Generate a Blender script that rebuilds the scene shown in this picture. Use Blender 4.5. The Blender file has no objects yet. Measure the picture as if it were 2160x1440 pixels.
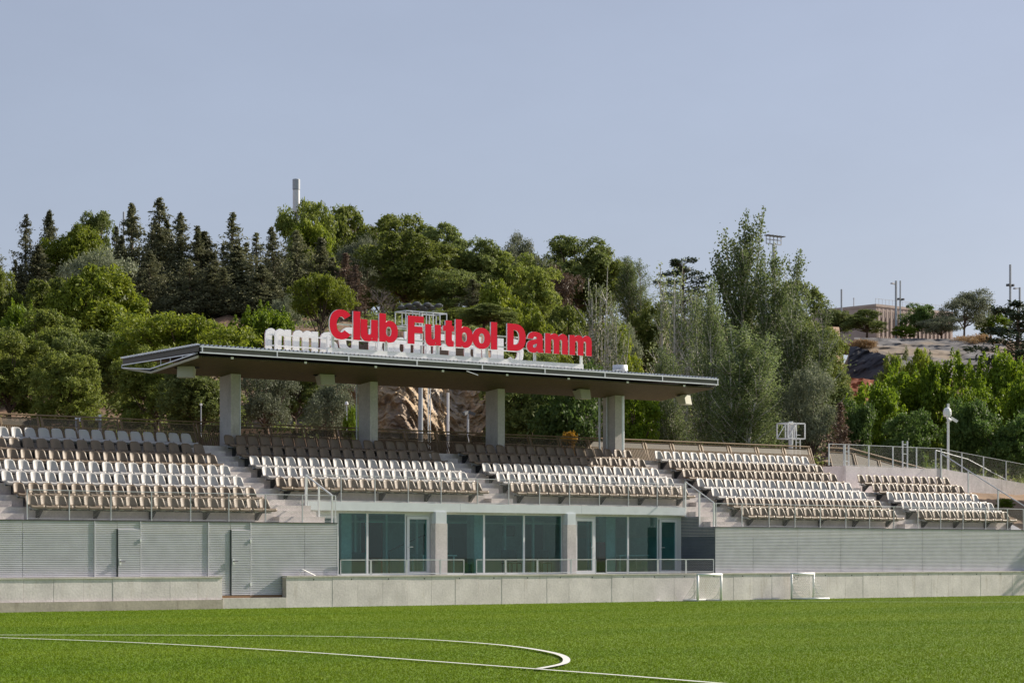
import bpy, math, random
import numpy as np
from mathutils import Vector, Matrix, noise as mnoise

random.seed(7)
SC = bpy.context.scene
COL = SC.collection
R = math.radians

# ------------------------------------------------------------------ camera, sky, sun, exposure
PSI = R(38.5); FPX = 4912.0; CAM_H = 1.75; HZ = 1169.0
SN, CS = math.sin(PSI), math.cos(PSI)
cam = bpy.data.cameras.new('camera')
cam.sensor_fit = 'HORIZONTAL'; cam.sensor_width = 36.0
cam.lens = 36.0 * FPX / 2160.0
cam.shift_y = (HZ - 720.0) / 2160.0
cam.clip_start = 0.5; cam.clip_end = 6000
cam_o = bpy.data.objects.new('camera', cam); COL.objects.link(cam_o)
cam_o.location = (0, 0, CAM_H); cam_o.rotation_euler = (R(90), 0, -PSI)
SC.camera = cam_o

SUN = Vector((1.75, -0.26, 1.0)).normalized()
sun_el = math.asin(SUN.z); sun_az = math.atan2(SUN.x, SUN.y)
world = bpy.data.worlds.new('World'); SC.world = world; world.use_nodes = True
wn = world.node_tree; wn.nodes.clear()
sky = wn.nodes.new('ShaderNodeTexSky'); sky.sky_type = 'NISHITA'; sky.sun_disc = False
sky.sun_elevation = sun_el; sky.sun_rotation = sun_az
sky.altitude = 100; sky.air_density = 1.0; sky.dust_density = 1.4; sky.ozone_density = 2.5
hsv = wn.nodes.new('ShaderNodeHueSaturation'); hsv.inputs['Saturation'].default_value = 0.82
tint = wn.nodes.new('ShaderNodeMix'); tint.data_type = 'RGBA'; tint.blend_type = 'MULTIPLY'; tint.inputs[0].default_value = 1; tint.inputs[7].default_value = (1.06, .985, 1.03, 1)
flat = wn.nodes.new('ShaderNodeMix'); flat.data_type = 'RGBA'; flat.inputs[0].default_value = .6; flat.inputs[7].default_value = (2.85, 3.2, 3.95, 1)   # even summer haze over the whole sky
bg = wn.nodes.new('ShaderNodeBackground'); bg.inputs['Strength'].default_value = 0.08
wo = wn.nodes.new('ShaderNodeOutputWorld')
wn.links.new(sky.outputs[0], hsv.inputs['Color']); wn.links.new(hsv.outputs[0], tint.inputs[6]); tcw = wn.nodes.new('ShaderNodeTexCoord'); mpw = wn.nodes.new('ShaderNodeMapping'); mpw.inputs['Scale'].default_value = (2.2,2.2,5); mpw.inputs['Rotation'].default_value = (.3,.5,0)
nzw = wn.nodes.new('ShaderNodeTexNoise'); nzw.inputs['Scale'].default_value = 2.4; nzw.inputs['Detail'].default_value = 7; nzw.inputs['Roughness'].default_value = .6
mrw = wn.nodes.new('ShaderNodeMapRange'); mrw.inputs[1].default_value = .3; mrw.inputs[2].default_value = .7; mrw.inputs[3].default_value = .965; mrw.inputs[4].default_value = 1.035
mxw = wn.nodes.new('ShaderNodeMix'); mxw.data_type = 'RGBA'; mxw.blend_type = 'MULTIPLY'; mxw.inputs[0].default_value = 1
wn.links.new(tcw.outputs['Generated'], mpw.inputs['Vector']); wn.links.new(mpw.outputs[0], nzw.inputs['Vector']); wn.links.new(nzw.outputs['Fac'], mrw.inputs[0]); wn.links.new(mrw.outputs[0], mxw.inputs[7])
wn.links.new(tint.outputs[2], flat.inputs[6]); wn.links.new(flat.outputs[2], mxw.inputs[6]); wn.links.new(mxw.outputs[2], bg.inputs[0]); wn.links.new(bg.outputs[0], wo.inputs[0])
sl = bpy.data.lights.new('sun', 'SUN'); sl.energy = 4.5; sl.angle = R(0.53); sl.color = (1.0, 0.9, 0.76)
so = bpy.data.objects.new('sun', sl); COL.objects.link(so)
so.rotation_euler = SUN.to_track_quat('Z', 'Y').to_euler(); so.location = (60, 20, 80)
SC.view_settings.view_transform = 'Standard'; SC.view_settings.look = 'None'
SC.view_settings.gamma = 1.0; SC.view_settings.use_curve_mapping = False
SC.view_settings.exposure = 0.74

# ------------------------------------------------------------------ helpers
def at(px, py, Y):
    """world point on the plane y = Y seen at a photo pixel"""
    u = (px - 1080) / FPX; v = (HZ - py) / FPX
    dx = SN + u * CS; dy = CS - u * SN; t = Y / dy
    return Vector((dx * t, Y, CAM_H + v * t))
def far(px, py, z):
    """world point at depth z along the view axis"""
    r = (px - 1080) / FPX * z
    return Vector((z * SN + r * CS, z * CS - r * SN, CAM_H + (HZ - py) / FPX * z))
def ground_at(px, py):
    t = CAM_H / ((py - HZ) / FPX); u = (px - 1080) / FPX
    return Vector(((SN + u * CS) * t, (CS - u * SN) * t, 0))

class MB:
    def __init__(s): s.v = []; s.f = []
    def quad(s, a, b, c, d):
        n = len(s.v); s.v += [tuple(a), tuple(b), tuple(c), tuple(d)]; s.f.append((n, n+1, n+2, n+3)); return s
    def box(s, x0, y0, z0, x1, y1, z1):
        n = len(s.v)
        s.v += [(x0,y0,z0),(x1,y0,z0),(x1,y1,z0),(x0,y1,z0),(x0,y0,z1),(x1,y0,z1),(x1,y1,z1),(x0,y1,z1)]
        s.f += [tuple(n+i for i in q) for q in ((0,3,2,1),(4,5,6,7),(0,1,5,4),(1,2,6,5),(2,3,7,6),(3,0,4,7))]
        return s
    def tube(s, pts, r, n=6, cap=True, r2=None):
        pts = [Vector(p) for p in pts]; base = len(s.v); m = len(pts)
        for i, p in enumerate(pts):
            d = (pts[min(i+1, m-1)] - pts[max(i-1, 0)]).normalized()
            up = Vector((0,0,1)) if abs(d.z) < 0.9 else Vector((1,0,0))
            a = d.cross(up).normalized(); b = a.cross(d).normalized()
            rr = r if r2 is None else r + (r2 - r) * i / max(1, m-1)
            for k in range(n):
                t = 2*math.pi*(k+0.5)/n
                s.v.append(tuple(p + a*math.cos(t)*rr + b*math.sin(t)*rr))
        for i in range(m-1):
            for k in range(n):
                s.f.append((base+i*n+k, base+i*n+(k+1)%n, base+(i+1)*n+(k+1)%n, base+(i+1)*n+k))
        if cap:
            s.f.append(tuple(base+k for k in range(n))[::-1]); s.f.append(tuple(base+(m-1)*n+k for k in range(n)))
        return s
    def bar(s, p, q, w, h):
        """square bar from p to q"""
        p, q = Vector(p), Vector(q); d = (q-p).normalized()
        up = Vector((0,0,1)) if abs(d.z) < 0.95 else Vector((0,1,0))
        a = d.cross(up).normalized()*w/2; b = d.cross(a).normalized()*h/2
        n = len(s.v)
        for c in (p, q):
            for sa, sb in ((-1,-1),(1,-1),(1,1),(-1,1)): s.v.append(tuple(c+a*sa+b*sb))
        s.f += [tuple(n+i for i in q4) for q4 in ((0,1,2,3),(7,6,5,4),(0,4,5,1),(1,5,6,2),(2,6,7,3),(3,7,4,0))]
        return s
    def prism(s, poly, x0, x1):
        """polygon in (y,z) extruded along x"""
        n = len(s.v); m = len(poly)
        s.v += [(x0,y,z) for y,z in poly] + [(x1,y,z) for y,z in poly]
        s.f.append(tuple(n+i for i in range(m))); s.f.append(tuple(n+m+i for i in range(m))[::-1])
        s.f += [(n+i, n+m+i, n+m+(i+1)%m, n+(i+1)%m) for i in range(m)]
        return s
    def lathe(s, c, prof, n=16):
        base = len(s.v)
        for r, z in prof:
            for k in range(n):
                t = 2*math.pi*k/n; s.v.append((c[0]+r*math.cos(t), c[1]+r*math.sin(t), c[2]+z))
        for i in range(len(prof)-1):
            for k in range(n): s.f.append((base+i*n+k, base+i*n+(k+1)%n, base+(i+1)*n+(k+1)%n, base+(i+1)*n+k))
        s.f.append(tuple(base+k for k in range(n))[::-1]); s.f.append(tuple(base+(len(prof)-1)*n+k for k in range(n)))
        return s
    def mesh(s, name, mat, smooth=False):
        me = bpy.data.meshes.new(name); me.from_pydata(s.v, [], s.f); me.materials.append(mat)
        if smooth: me.polygons.foreach_set('use_smooth', [True]*len(me.polygons))
        me.update(); return me
    def build(s, name, mat, parent=None, smooth=False, **k):
        return link(name, s.mesh(name, mat, smooth), parent, **k)

def tag(o, label=None, cat=None, group=None, kind=None):
    if label: o['label'] = label
    if cat: o['category'] = cat
    if group: o['group'] = group
    if kind: o['kind'] = kind
    return o
def link(name, me, parent=None, loc=None, rz=None, **k):
    o = bpy.data.objects.new(name, me); COL.objects.link(o)
    if parent is not None:
        o.parent = parent
        if loc is None: o.location = -parent.location if parent.parent is None else (0,0,0)
    if loc is not None: o.location = loc
    if rz is not None: o.rotation_euler = (0, 0, rz)
    return tag(o, **k)
def empty(name, loc=(0,0,0), **k):
    o = bpy.data.objects.new(name, None); COL.objects.link(o); o.location = loc; o.empty_display_size = .2
    return tag(o, **k)
KIDS = {}
def copy_tree(o, parent=None):
    c = o.copy(); COL.objects.link(c)
    if parent is not None: c.parent = parent
    for ch in list(o.children): copy_tree(ch, c)
    return c

# ------------------------------------------------------------------ materials
def mat(name, color, rough=0.7, metal=0.0, noise=None, bump=None, spec=0.5, trans=0.0):
    """noise: (scale, amount, detail) brightness mottling; bump: (scale, strength)"""
    m = bpy.data.materials.new(name); m.use_nodes = True; nt = m.node_tree; N = nt.nodes; L = nt.links
    b = N['Principled BSDF']; b.inputs['Roughness'].default_value = rough; b.inputs['Metallic'].default_value = metal
    b.inputs['Specular IOR Level'].default_value = spec
    b.inputs['Base Color'].default_value = (*color, 1)
    geo = N.new('ShaderNodeNewGeometry')
    if noise:
        n = N.new('ShaderNodeTexNoise'); n.inputs['Scale'].default_value = noise[0]; n.inputs['Detail'].default_value = noise[2] if len(noise) > 2 else 4
        L.new(geo.outputs['Position'], n.inputs['Vector'])
        mr = N.new('ShaderNodeMapRange'); mr.inputs[1].default_value = .3; mr.inputs[2].default_value = .7
        mr.inputs[3].default_value = 1-noise[1]; mr.inputs[4].default_value = 1+noise[1]
        L.new(n.outputs['Fac'], mr.inputs[0])
        mx = N.new('ShaderNodeMix'); mx.data_type = 'RGBA'; mx.blend_type = 'MULTIPLY'; mx.inputs[0].default_value = 1
        mx.inputs[6].default_value = (*color, 1); L.new(mr.outputs[0], mx.inputs[7]); L.new(mx.outputs[2], b.inputs['Base Color'])
    if bump:
        n2 = N.new('ShaderNodeTexNoise'); n2.inputs['Scale'].default_value = bump[0]; n2.inputs['Detail'].default_value = 5
        L.new(geo.outputs['Position'], n2.inputs['Vector'])
        bp = N.new('ShaderNodeBump'); bp.inputs['Strength'].default_value = bump[1]; bp.inputs['Distance'].default_value = .03
        L.new(n2.outputs['Fac'], bp.inputs['Height']); L.new(bp.outputs[0], b.inputs['Normal'])
    return m

def concrete(name, base, stain=(0.25, .21, .17), amt=.5, seed=0.0):
    m = bpy.data.materials.new(name); m.use_nodes = True; nt = m.node_tree; N = nt.nodes; L = nt.links
    b = N['Principled BSDF']; b.inputs['Roughness'].default_value = .85; b.inputs['Specular IOR Level'].default_value = .25
    geo = N.new('ShaderNodeNewGeometry'); mp = N.new('ShaderNodeMapping'); L.new(geo.outputs['Position'], mp.inputs['Vector'])
    mp.inputs['Location'].default_value = (seed, seed*1.7, 0)
    oi = N.new('ShaderNodeObjectInfo')
    n1 = N.new('ShaderNodeTexNoise'); n1.inputs['Scale'].default_value = 1.1; n1.inputs['Detail'].default_value = 7; n1.inputs['Roughness'].default_value = .62
    L.new(mp.outputs[0], n1.inputs['Vector'])
    n2 = N.new('ShaderNodeTexNoise'); n2.inputs['Scale'].default_value = 14; n2.inputs['Detail'].default_value = 5
    L.new(mp.outputs[0], n2.inputs['Vector'])
    mp2 = N.new('ShaderNodeMapping'); mp2.inputs['Scale'].default_value = (2.2, 2.2, .35); L.new(mp.outputs[0], mp2.inputs['Vector'])
    n3 = N.new('ShaderNodeTexNoise'); n3.inputs['Scale'].default_value = 1.3; n3.inputs['Detail'].default_value = 8; n3.inputs['Roughness'].default_value = .7
    L.new(mp2.outputs[0], n3.inputs['Vector'])
    r1 = N.new('ShaderNodeMapRange'); r1.inputs[1].default_value=.35; r1.inputs[2].default_value=.65; r1.inputs[3].default_value=.86; r1.inputs[4].default_value=1.1; L.new(n1.outputs['Fac'], r1.inputs[0])
    r2 = N.new('ShaderNodeMapRange'); r2.inputs[1].default_value=.3; r2.inputs[2].default_value=.7; r2.inputs[3].default_value=.9; r2.inputs[4].default_value=1.08; L.new(n2.outputs['Fac'], r2.inputs[0])
    ro = N.new('ShaderNodeMapRange'); ro.inputs[3].default_value=.96; ro.inputs[4].default_value=1.03; L.new(oi.outputs['Random'], ro.inputs[0])
    mu = N.new('ShaderNodeMath'); mu.operation='MULTIPLY'; L.new(r1.outputs[0], mu.inputs[0]); L.new(r2.outputs[0], mu.inputs[1])
    mu2 = N.new('ShaderNodeMath'); mu2.operation='MULTIPLY'; L.new(mu.outputs[0], mu2.inputs[0]); L.new(ro.outputs[0], mu2.inputs[1])
    mx = N.new('ShaderNodeMix'); mx.data_type='RGBA'; mx.blend_type='MULTIPLY'; mx.inputs[0].default_value=1; mx.inputs[6].default_value=(*base,1); L.new(mu2.outputs[0], mx.inputs[7])
    cr = N.new('ShaderNodeMapRange'); cr.inputs[1].default_value=.57; cr.inputs[2].default_value=.74; cr.inputs[3].default_value=0; cr.inputs[4].default_value=amt; L.new(n3.outputs['Fac'], cr.inputs[0])
    ms = N.new('ShaderNodeMix'); ms.data_type='RGBA'; L.new(cr.outputs[0], ms.inputs[0]); L.new(mx.outputs[2], ms.inputs[6]); ms.inputs[7].default_value=(*stain,1)
    L.new(ms.outputs[2], b.inputs['Base Color'])
    bp = N.new('ShaderNodeBump'); bp.inputs['Strength'].default_value=.25; bp.inputs['Distance'].default_value=.02; L.new(n2.outputs['Fac'], bp.inputs['Height']); L.new(bp.outputs[0], b.inputs['Normal'])
    return m

def leafmat(name, c1, c2, transl=.3, rough=.6):
    """c1/c2: leaf colour range, varied leaf by leaf and tree by tree"""
    m = bpy.data.materials.new(name); m.use_nodes = True; nt = m.node_tree; N = nt.nodes; L = nt.links
    b = N['Principled BSDF']; b.inputs['Roughness'].default_value = rough; b.inputs['Specular IOR Level'].default_value = .3
    at_ = N.new('ShaderNodeAttribute'); at_.attribute_name = 'rnd'
    oi = N.new('ShaderNodeObjectInfo')
    mx = N.new('ShaderNodeMix'); mx.data_type = 'RGBA'; mx.inputs[6].default_value = (*c1,1); mx.inputs[7].default_value = (*c2,1)
    L.new(at_.outputs['Fac'], mx.inputs[0])
    hs = N.new('ShaderNodeHueSaturation'); L.new(mx.outputs[2], hs.inputs['Color'])
    ro = N.new('ShaderNodeMapRange'); ro.inputs[3].default_value=.72; ro.inputs[4].default_value=1.25; L.new(oi.outputs['Random'], ro.inputs[0]); L.new(ro.outputs[0], hs.inputs['Value'])
    L.new(hs.outputs[0], b.inputs['Base Color'])
    tr = N.new('ShaderNodeBsdfTranslucent'); L.new(hs.outputs[0], tr.inputs['Color'])
    ms = N.new('ShaderNodeMixShader'); ms.inputs[0].default_value = transl
    L.new(b.outputs[0], ms.inputs[1]); L.new(tr.outputs[0], ms.inputs[2]); L.new(ms.outputs[0], N['Material Output'].inputs['Surface'])
    return m

def veil(name, color, alpha, rough=.6):
    """a perforated or tinted sheet that lets part of the view through"""
    m = bpy.data.materials.new(name); m.use_nodes = True; N = m.node_tree.nodes; L = m.node_tree.links
    b = N['Principled BSDF']; b.inputs['Base Color'].default_value = (*color,1); b.inputs['Roughness'].default_value = rough
    t = N.new('ShaderNodeBsdfTransparent'); ms = N.new('ShaderNodeMixShader'); ms.inputs[0].default_value = alpha
    L.new(t.outputs[0], ms.inputs[1]); L.new(b.outputs[0], ms.inputs[2]); L.new(ms.outputs[0], N['Material Output'].inputs['Surface'])
    return m
def glassmat(name, tint):
    m = bpy.data.materials.new(name); m.use_nodes = True; N = m.node_tree.nodes; L = m.node_tree.links
    N.remove(N['Principled BSDF'])
    t = N.new('ShaderNodeBsdfTransparent'); t.inputs[0].default_value = (*tint,1)
    g = N.new('ShaderNodeBsdfGlossy'); g.inputs['Roughness'].default_value = .02; g.inputs['Color'].default_value = (.8,.95,.93,1)
    f = N.new('ShaderNodeLayerWeight'); f.inputs['Blend'].default_value = .5
    pw = N.new('ShaderNodeMath'); pw.operation = 'POWER'; pw.inputs[1].default_value = 4; L.new(f.outputs['Facing'], pw.inputs[0])
    ma = N.new('ShaderNodeMath'); ma.operation = 'MULTIPLY_ADD'; ma.inputs[1].default_value = .85; ma.inputs[2].default_value = .055; L.new(pw.outputs[0], ma.inputs[0])
    ms = N.new('ShaderNodeMixShader'); L.new(ma.outputs[0], ms.inputs[0]); L.new(t.outputs[0], ms.inputs[1]); L.new(g.outputs[0], ms.inputs[2])
    L.new(ms.outputs[0], N['Material Output'].inputs['Surface'])
    return m

M = {}
M['concrete'] = concrete('pale concrete', (.76,.695,.70), stain=(.42,.34,.27), amt=.6)
M['concrete_step'] = concrete('precast step concrete', (.62,.575,.55), amt=.25, seed=5)
M['concrete_col'] = concrete('column concrete', (.50,.475,.465), stain=(.25,.23,.2), amt=.8, seed=11)
M['plinth'] = concrete('stained plinth concrete', (.45,.40,.34), stain=(.2,.16,.13), amt=.8, seed=3)
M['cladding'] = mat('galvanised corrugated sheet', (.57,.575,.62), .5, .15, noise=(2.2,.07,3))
M['side_clad'] = mat('shade-darkened ribbed sheet', (.16,.185,.215), .5, .1, noise=(2.2,.08,3))  # cladding sheet with the recess shade and dark-room reflection put in its colour
M['fascia'] = mat('pale blue grey slab edge', (.62,.66,.69), .6, noise=(3,.05))
M['steel'] = mat('galvanised steel', (.55,.58,.60), .45, .6, noise=(4,.1))
M['zinc'] = mat('bright zinc sheet', (.70,.72,.74), .35, .7, noise=(3,.08))
M['white_metal'] = mat('white painted metal', (.76,.77,.78), .4, noise=(3,.04))
M['wire'] = mat('stainless wire', (.45,.45,.43), .5, .4)
M['white_seat'] = mat('white seat plastic', (.42,.408,.395), .52, noise=(6,.03))
M['brown_seat'] = mat('taupe seat plastic', (.175,.128,.086), .5, noise=(6,.05))
M['dark_steel'] = mat('dark steel bracket', (.06,.065,.07), .5, .3)
M['fence_metal'] = mat('bronze painted steel', (.20,.135,.07), .5, .1)
M['fence_slat'] = mat('brown slat', (.14,.095,.05), .7, noise=(9,.25))
M['fence_mesh'] = veil('bronze perforated sheet', (.07,.052,.028), .78)
M['gutter'] = mat('dark grey fascia infill', (.10,.095,.085), .6)
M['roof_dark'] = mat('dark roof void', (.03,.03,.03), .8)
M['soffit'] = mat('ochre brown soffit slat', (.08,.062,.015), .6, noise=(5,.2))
M['red'] = mat('red letter face', (.80,.003,.035), .6, spec=.12)
M['letter_white'] = mat('white letter body', (.78,.78,.78), .45, noise=(2,.04))
M['speaker'] = mat('beige loudspeaker grille', (.42,.41,.34), .7)
M['black'] = mat('black', (.015,.015,.017), .5)
M['glass'] = glassmat('teal tinted glass', (.66,.88,.88))
M['frame'] = mat('white window frame', (.70,.71,.72), .4)
M['room_wall'] = concrete('room concrete', (.50,.58,.58), amt=.4, seed=8)
M['room_floor'] = mat('room floor', (.28,.30,.31), .5, noise=(2,.1))
M['cabinet'] = mat('red cabinet', (.30,.015,.02), .5)
M['chair_dark'] = mat('dark chair', (.03,.035,.04), .5)
M['lamp'] = mat('white lens', (.85,.85,.85), .3)
M['net'] = mat('white net cord', (.75,.75,.73), .7)
M['line_white'] = mat('white turf line', (.66,.66,.62), .8, noise=(30,.12))
M['trunk'] = mat('pine bark', (.10,.07,.05), .9, noise=(12,.3), bump=(20,.5))
M['pale_trunk'] = mat('pale poplar bark', (.56,.53,.47), .85, noise=(8,.3))
M['grey_twig'] = mat('bare grey twig', (.20,.17,.155), .9, noise=(8,.2))
M['soil'] = mat('dry earth', (.22,.145,.09), .95, noise=(.35,.35,6), bump=(2,.6))
M['facade'] = mat('pink sandy render', (.50,.41,.36), .8, noise=(.5,.1))
M['facade_dark'] = mat('brown pilaster', (.37,.295,.25), .8)
M['mast'] = mat('grey mast', (.42,.45,.48), .5, .3)
M['mast_dark'] = mat('dark mast fitting', (.08,.09,.10), .6)
M['pine'] = leafmat('pine needles', (.11,.16,.026), (.275,.31,.062), .47)
M['pine_bright'] = leafmat('bright pine needles', (.115,.175,.014), (.30,.34,.035), .45)  # lighter, yellower needle range than the other pines
M['pine_dark'] = leafmat('dark pine needles', (.10,.145,.038), (.225,.26,.072), .45)
M['cypress'] = leafmat('cypress needles', (.085,.098,.05), (.185,.188,.095), .38)
M['cedar'] = leafmat('cedar needles', (.03,.052,.03), (.075,.10,.055), .25)
M['poplar'] = leafmat('silvery poplar leaf', (.12,.165,.06), (.29,.33,.16), .42, .65)
M['poplar_green'] = leafmat('green poplar leaf', (.10,.155,.05), (.245,.29,.12), .42, .65)
M['broad'] = leafmat('bright broad leaf', (.075,.145,.010), (.24,.32,.022), .45)
M['broad_dark'] = leafmat('deep green leaf', (.055,.11,.026), (.14,.21,.045), .42)
M['olive'] = leafmat('grey green olive leaf', (.11,.135,.075), (.24,.265,.165), .35)
M['dead'] = leafmat('dead brown needles', (.11,.075,.052), (.22,.15,.105), .25)
M['dry'] = leafmat('dry straw', (.24,.15,.07), (.40,.27,.13), .3)
M['bloom'] = leafmat('orange yellow bloom', (.30,.17,.02), (.48,.28,.03), .3)

def turf_material(name, is_blade):
    m = bpy.data.materials.new(name); m.use_nodes = True; nt = m.node_tree; N = nt.nodes; L = nt.links
    b = N['Principled BSDF']; b.inputs['Roughness'].default_value = .6; b.inputs['Specular IOR Level'].default_value = .12
    geo = N.new('ShaderNodeNewGeometry'); mpg = N.new('ShaderNodeMapping'); mpg.inputs['Scale'].default_value = (.35,1.6,1); mpg.inputs['Rotation'].default_value = (0,0,.7); L.new(geo.outputs['Position'], mpg.inputs['Vector'])
    n0 = N.new('ShaderNodeTexNoise'); n0.inputs['Scale'].default_value = .13; n0.inputs['Detail'].default_value = 6; n0.inputs['Roughness'].default_value = .6; L.new(mpg.outputs[0], n0.inputs['Vector'])
    n = N.new('ShaderNodeMapRange'); n.inputs[1].default_value = .36; n.inputs[2].default_value = .64; L.new(n0.outputs['Fac'], n.inputs[0])
    c1, c2 = ((.135,.232,.003), (.182,.272,.007)) if is_blade else ((.112,.195,.003), (.152,.23,.006))
    mx = N.new('ShaderNodeMix'); mx.data_type='RGBA'; L.new(n.outputs[0], mx.inputs[0]); mx.inputs[6].default_value=(*c1,1); mx.inputs[7].default_value=(*c2,1)
    col = mx.outputs[2]
    if is_blade:
        a = N.new('ShaderNodeAttribute'); a.attribute_name = 'rnd'
        cr = N.new('ShaderNodeValToRGB'); e = cr.color_ramp.elements
        e[0].position=0; e[0].color=(.86,.88,.8,1); e[1].position=.96; e[1].color=(1.08,1.06,1.1,1)
        k = e.new(.988); k.color=(1.25,1.2,1.8,1); k = e.new(1.0); k.color=(2.2,1.9,7,1)
        L.new(a.outputs['Fac'], cr.inputs[0])
        m2 = N.new('ShaderNodeMix'); m2.data_type='RGBA'; m2.blend_type='MULTIPLY'; m2.inputs[0].default_value=1; L.new(col, m2.inputs[6]); L.new(cr.outputs[0], m2.inputs[7]); col = m2.outputs[2]
        vm = N.new('ShaderNodeVectorMath'); vm.operation = 'SCALE'; vm.inputs['Scale'].default_value = .45; L.new(geo.outputs['Normal'], vm.inputs[0])
        va = N.new('ShaderNodeVectorMath'); va.operation = 'ADD'; va.inputs[1].default_value = (0,0,.75); L.new(vm.outputs[0], va.inputs[0])
        vn = N.new('ShaderNodeVectorMath'); vn.operation = 'NORMALIZE'; L.new(va.outputs[0], vn.inputs[0]); L.new(vn.outputs[0], b.inputs['Normal'])
        tr = N.new('ShaderNodeBsdfTranslucent'); L.new(col, tr.inputs['Color'])
        ms = N.new('ShaderNodeMixShader'); ms.inputs[0].default_value=.2; L.new(b.outputs[0], ms.inputs[1]); L.new(tr.outputs[0], ms.inputs[2]); L.new(ms.outputs[0], N['Material Output'].inputs['Surface'])
    else:
        n2 = N.new('ShaderNodeTexNoise'); n2.inputs['Scale'].default_value = 40; n2.inputs['Detail'].default_value = 3; L.new(geo.outputs['Position'], n2.inputs['Vector'])
        bp = N.new('ShaderNodeBump'); bp.inputs['Strength'].default_value=.6; bp.inputs['Distance'].default_value=.03; L.new(n2.outputs['Fac'], bp.inputs['Height']); L.new(bp.outputs[0], b.inputs['Normal'])
    L.new(col, b.inputs['Base Color'])
    return m
M['turf'] = turf_material('turf', False); M['blade'] = turf_material('turf blade', True)

def rockmat():
    m = bpy.data.materials.new('weathered cliff rock'); m.use_nodes = True; nt = m.node_tree; N = nt.nodes; L = nt.links
    b = N['Principled BSDF']; b.inputs['Roughness'].default_value = .95
    geo = N.new('ShaderNodeNewGeometry'); mp = N.new('ShaderNodeMapping'); mp.inputs['Scale'].default_value=(1,1,.5); L.new(geo.outputs['Position'], mp.inputs['Vector'])
    n = N.new('ShaderNodeTexNoise'); n.inputs['Scale'].default_value=.55; n.inputs['Detail'].default_value=10; n.inputs['Roughness'].default_value=.7; L.new(mp.outputs[0], n.inputs['Vector'])
    cr = N.new('ShaderNodeValToRGB'); e = cr.color_ramp.elements
    e[0].position=.3; e[0].color=(.20,.155,.125,1); e[1].position=.7; e[1].color=(.56,.49,.41,1)
    k=e.new(.45); k.color=(.33,.25,.18,1); k=e.new(.53); k.color=(.46,.34,.21,1); k=e.new(.6); k.color=(.42,.36,.30,1)
    L.new(n.outputs['Fac'], cr.inputs[0]); L.new(cr.outputs[0], b.inputs['Base Color'])
    n2 = N.new('ShaderNodeTexNoise'); n2.inputs['Scale'].default_value=2.5; n2.inputs['Detail'].default_value=8; L.new(mp.outputs[0], n2.inputs['Vector'])
    bp = N.new('ShaderNodeBump'); bp.inputs['Strength'].default_value=.9; bp.inputs['Distance'].default_value=.2; L.new(n2.outputs['Fac'], bp.inputs['Height']); L.new(bp.outputs[0], b.inputs['Normal'])
    return m
M['rock'] = rockmat()
def hillmat():
    m = bpy.data.materials.new('scrubby hillside'); m.use_nodes = True; nt = m.node_tree; N = nt.nodes; L = nt.links
    b = N['Principled BSDF']; b.inputs['Roughness'].default_value = .95
    geo = N.new('ShaderNodeNewGeometry')
    n = N.new('ShaderNodeTexNoise'); n.inputs['Scale'].default_value=.18; n.inputs['Detail'].default_value=9; n.inputs['Roughness'].default_value=.65; L.new(geo.outputs['Position'], n.inputs['Vector'])
    cr = N.new('ShaderNodeValToRGB'); e = cr.color_ramp.elements
    e[0].position=.34; e[0].color=(.06,.065,.03,1); e[1].position=.68; e[1].color=(.26,.19,.13,1)
    k=e.new(.5); k.color=(.19,.105,.06,1)
    L.new(n.outputs['Fac'], cr.inputs[0]); L.new(cr.outputs[0], b.inputs['Base Color'])
    n2 = N.new('ShaderNodeTexNoise'); n2.inputs['Scale'].default_value=1.6; n2.inputs['Detail'].default_value=8; L.new(geo.outputs['Position'], n2.inputs['Vector'])
    bp = N.new('ShaderNodeBump'); bp.inputs['Strength'].default_value=.7; bp.inputs['Distance'].default_value=.25; L.new(n2.outputs['Fac'], bp.inputs['Height']); L.new(bp.outputs[0], b.inputs['Normal'])
    return m
M['hill'] = hillmat()
M['graded'] = mat('grey graded slope', (.13,.125,.127), .95, noise=(.3,.4,8), bump=(.8,.9))
def two_tone(m, c2, sc, lo, hi):
    nt = m.node_tree; N = nt.nodes; L = nt.links; b = N['Principled BSDF']; src = b.inputs['Base Color'].links[0].from_socket
    g = N.new('ShaderNodeNewGeometry'); n = N.new('ShaderNodeTexNoise'); n.inputs['Scale'].default_value = sc; n.inputs['Detail'].default_value = 6; L.new(g.outputs['Position'], n.inputs['Vector'])
    mr = N.new('ShaderNodeMapRange'); mr.inputs[1].default_value = lo; mr.inputs[2].default_value = hi; L.new(n.outputs['Fac'], mr.inputs[0])
    mx = N.new('ShaderNodeMix'); mx.data_type = 'RGBA'; L.new(mr.outputs[0], mx.inputs[0]); L.new(src, mx.inputs[6]); mx.inputs[7].default_value = (*c2,1); L.new(mx.outputs[2], b.inputs['Base Color'])
two_tone(M['graded'], (.25,.195,.14), .16, .46, .62)
M['dark_cliff'] = mat('dark slate cliff', (.035,.036,.046), .9, noise=(.35,.5,8), bump=(1.5,1))
M['red_earth'] = mat('rust red earth', (.22,.065,.03), .95, noise=(.8,.3,6), bump=(2,.6))

# ------------------------------------------------------------------ pitch
MB().quad((-400,-300,0),(400,-300,0),(400,64.93,0),(-400,64.93,0)).build('artificial_pitch', M['turf'], kind='structure')
MB().quad((-900,-900,-.35),(900,-900,-.35),(900,900,-.35),(-900,900,-.35)).build('ground', M['hill'], kind='structure')

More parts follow.
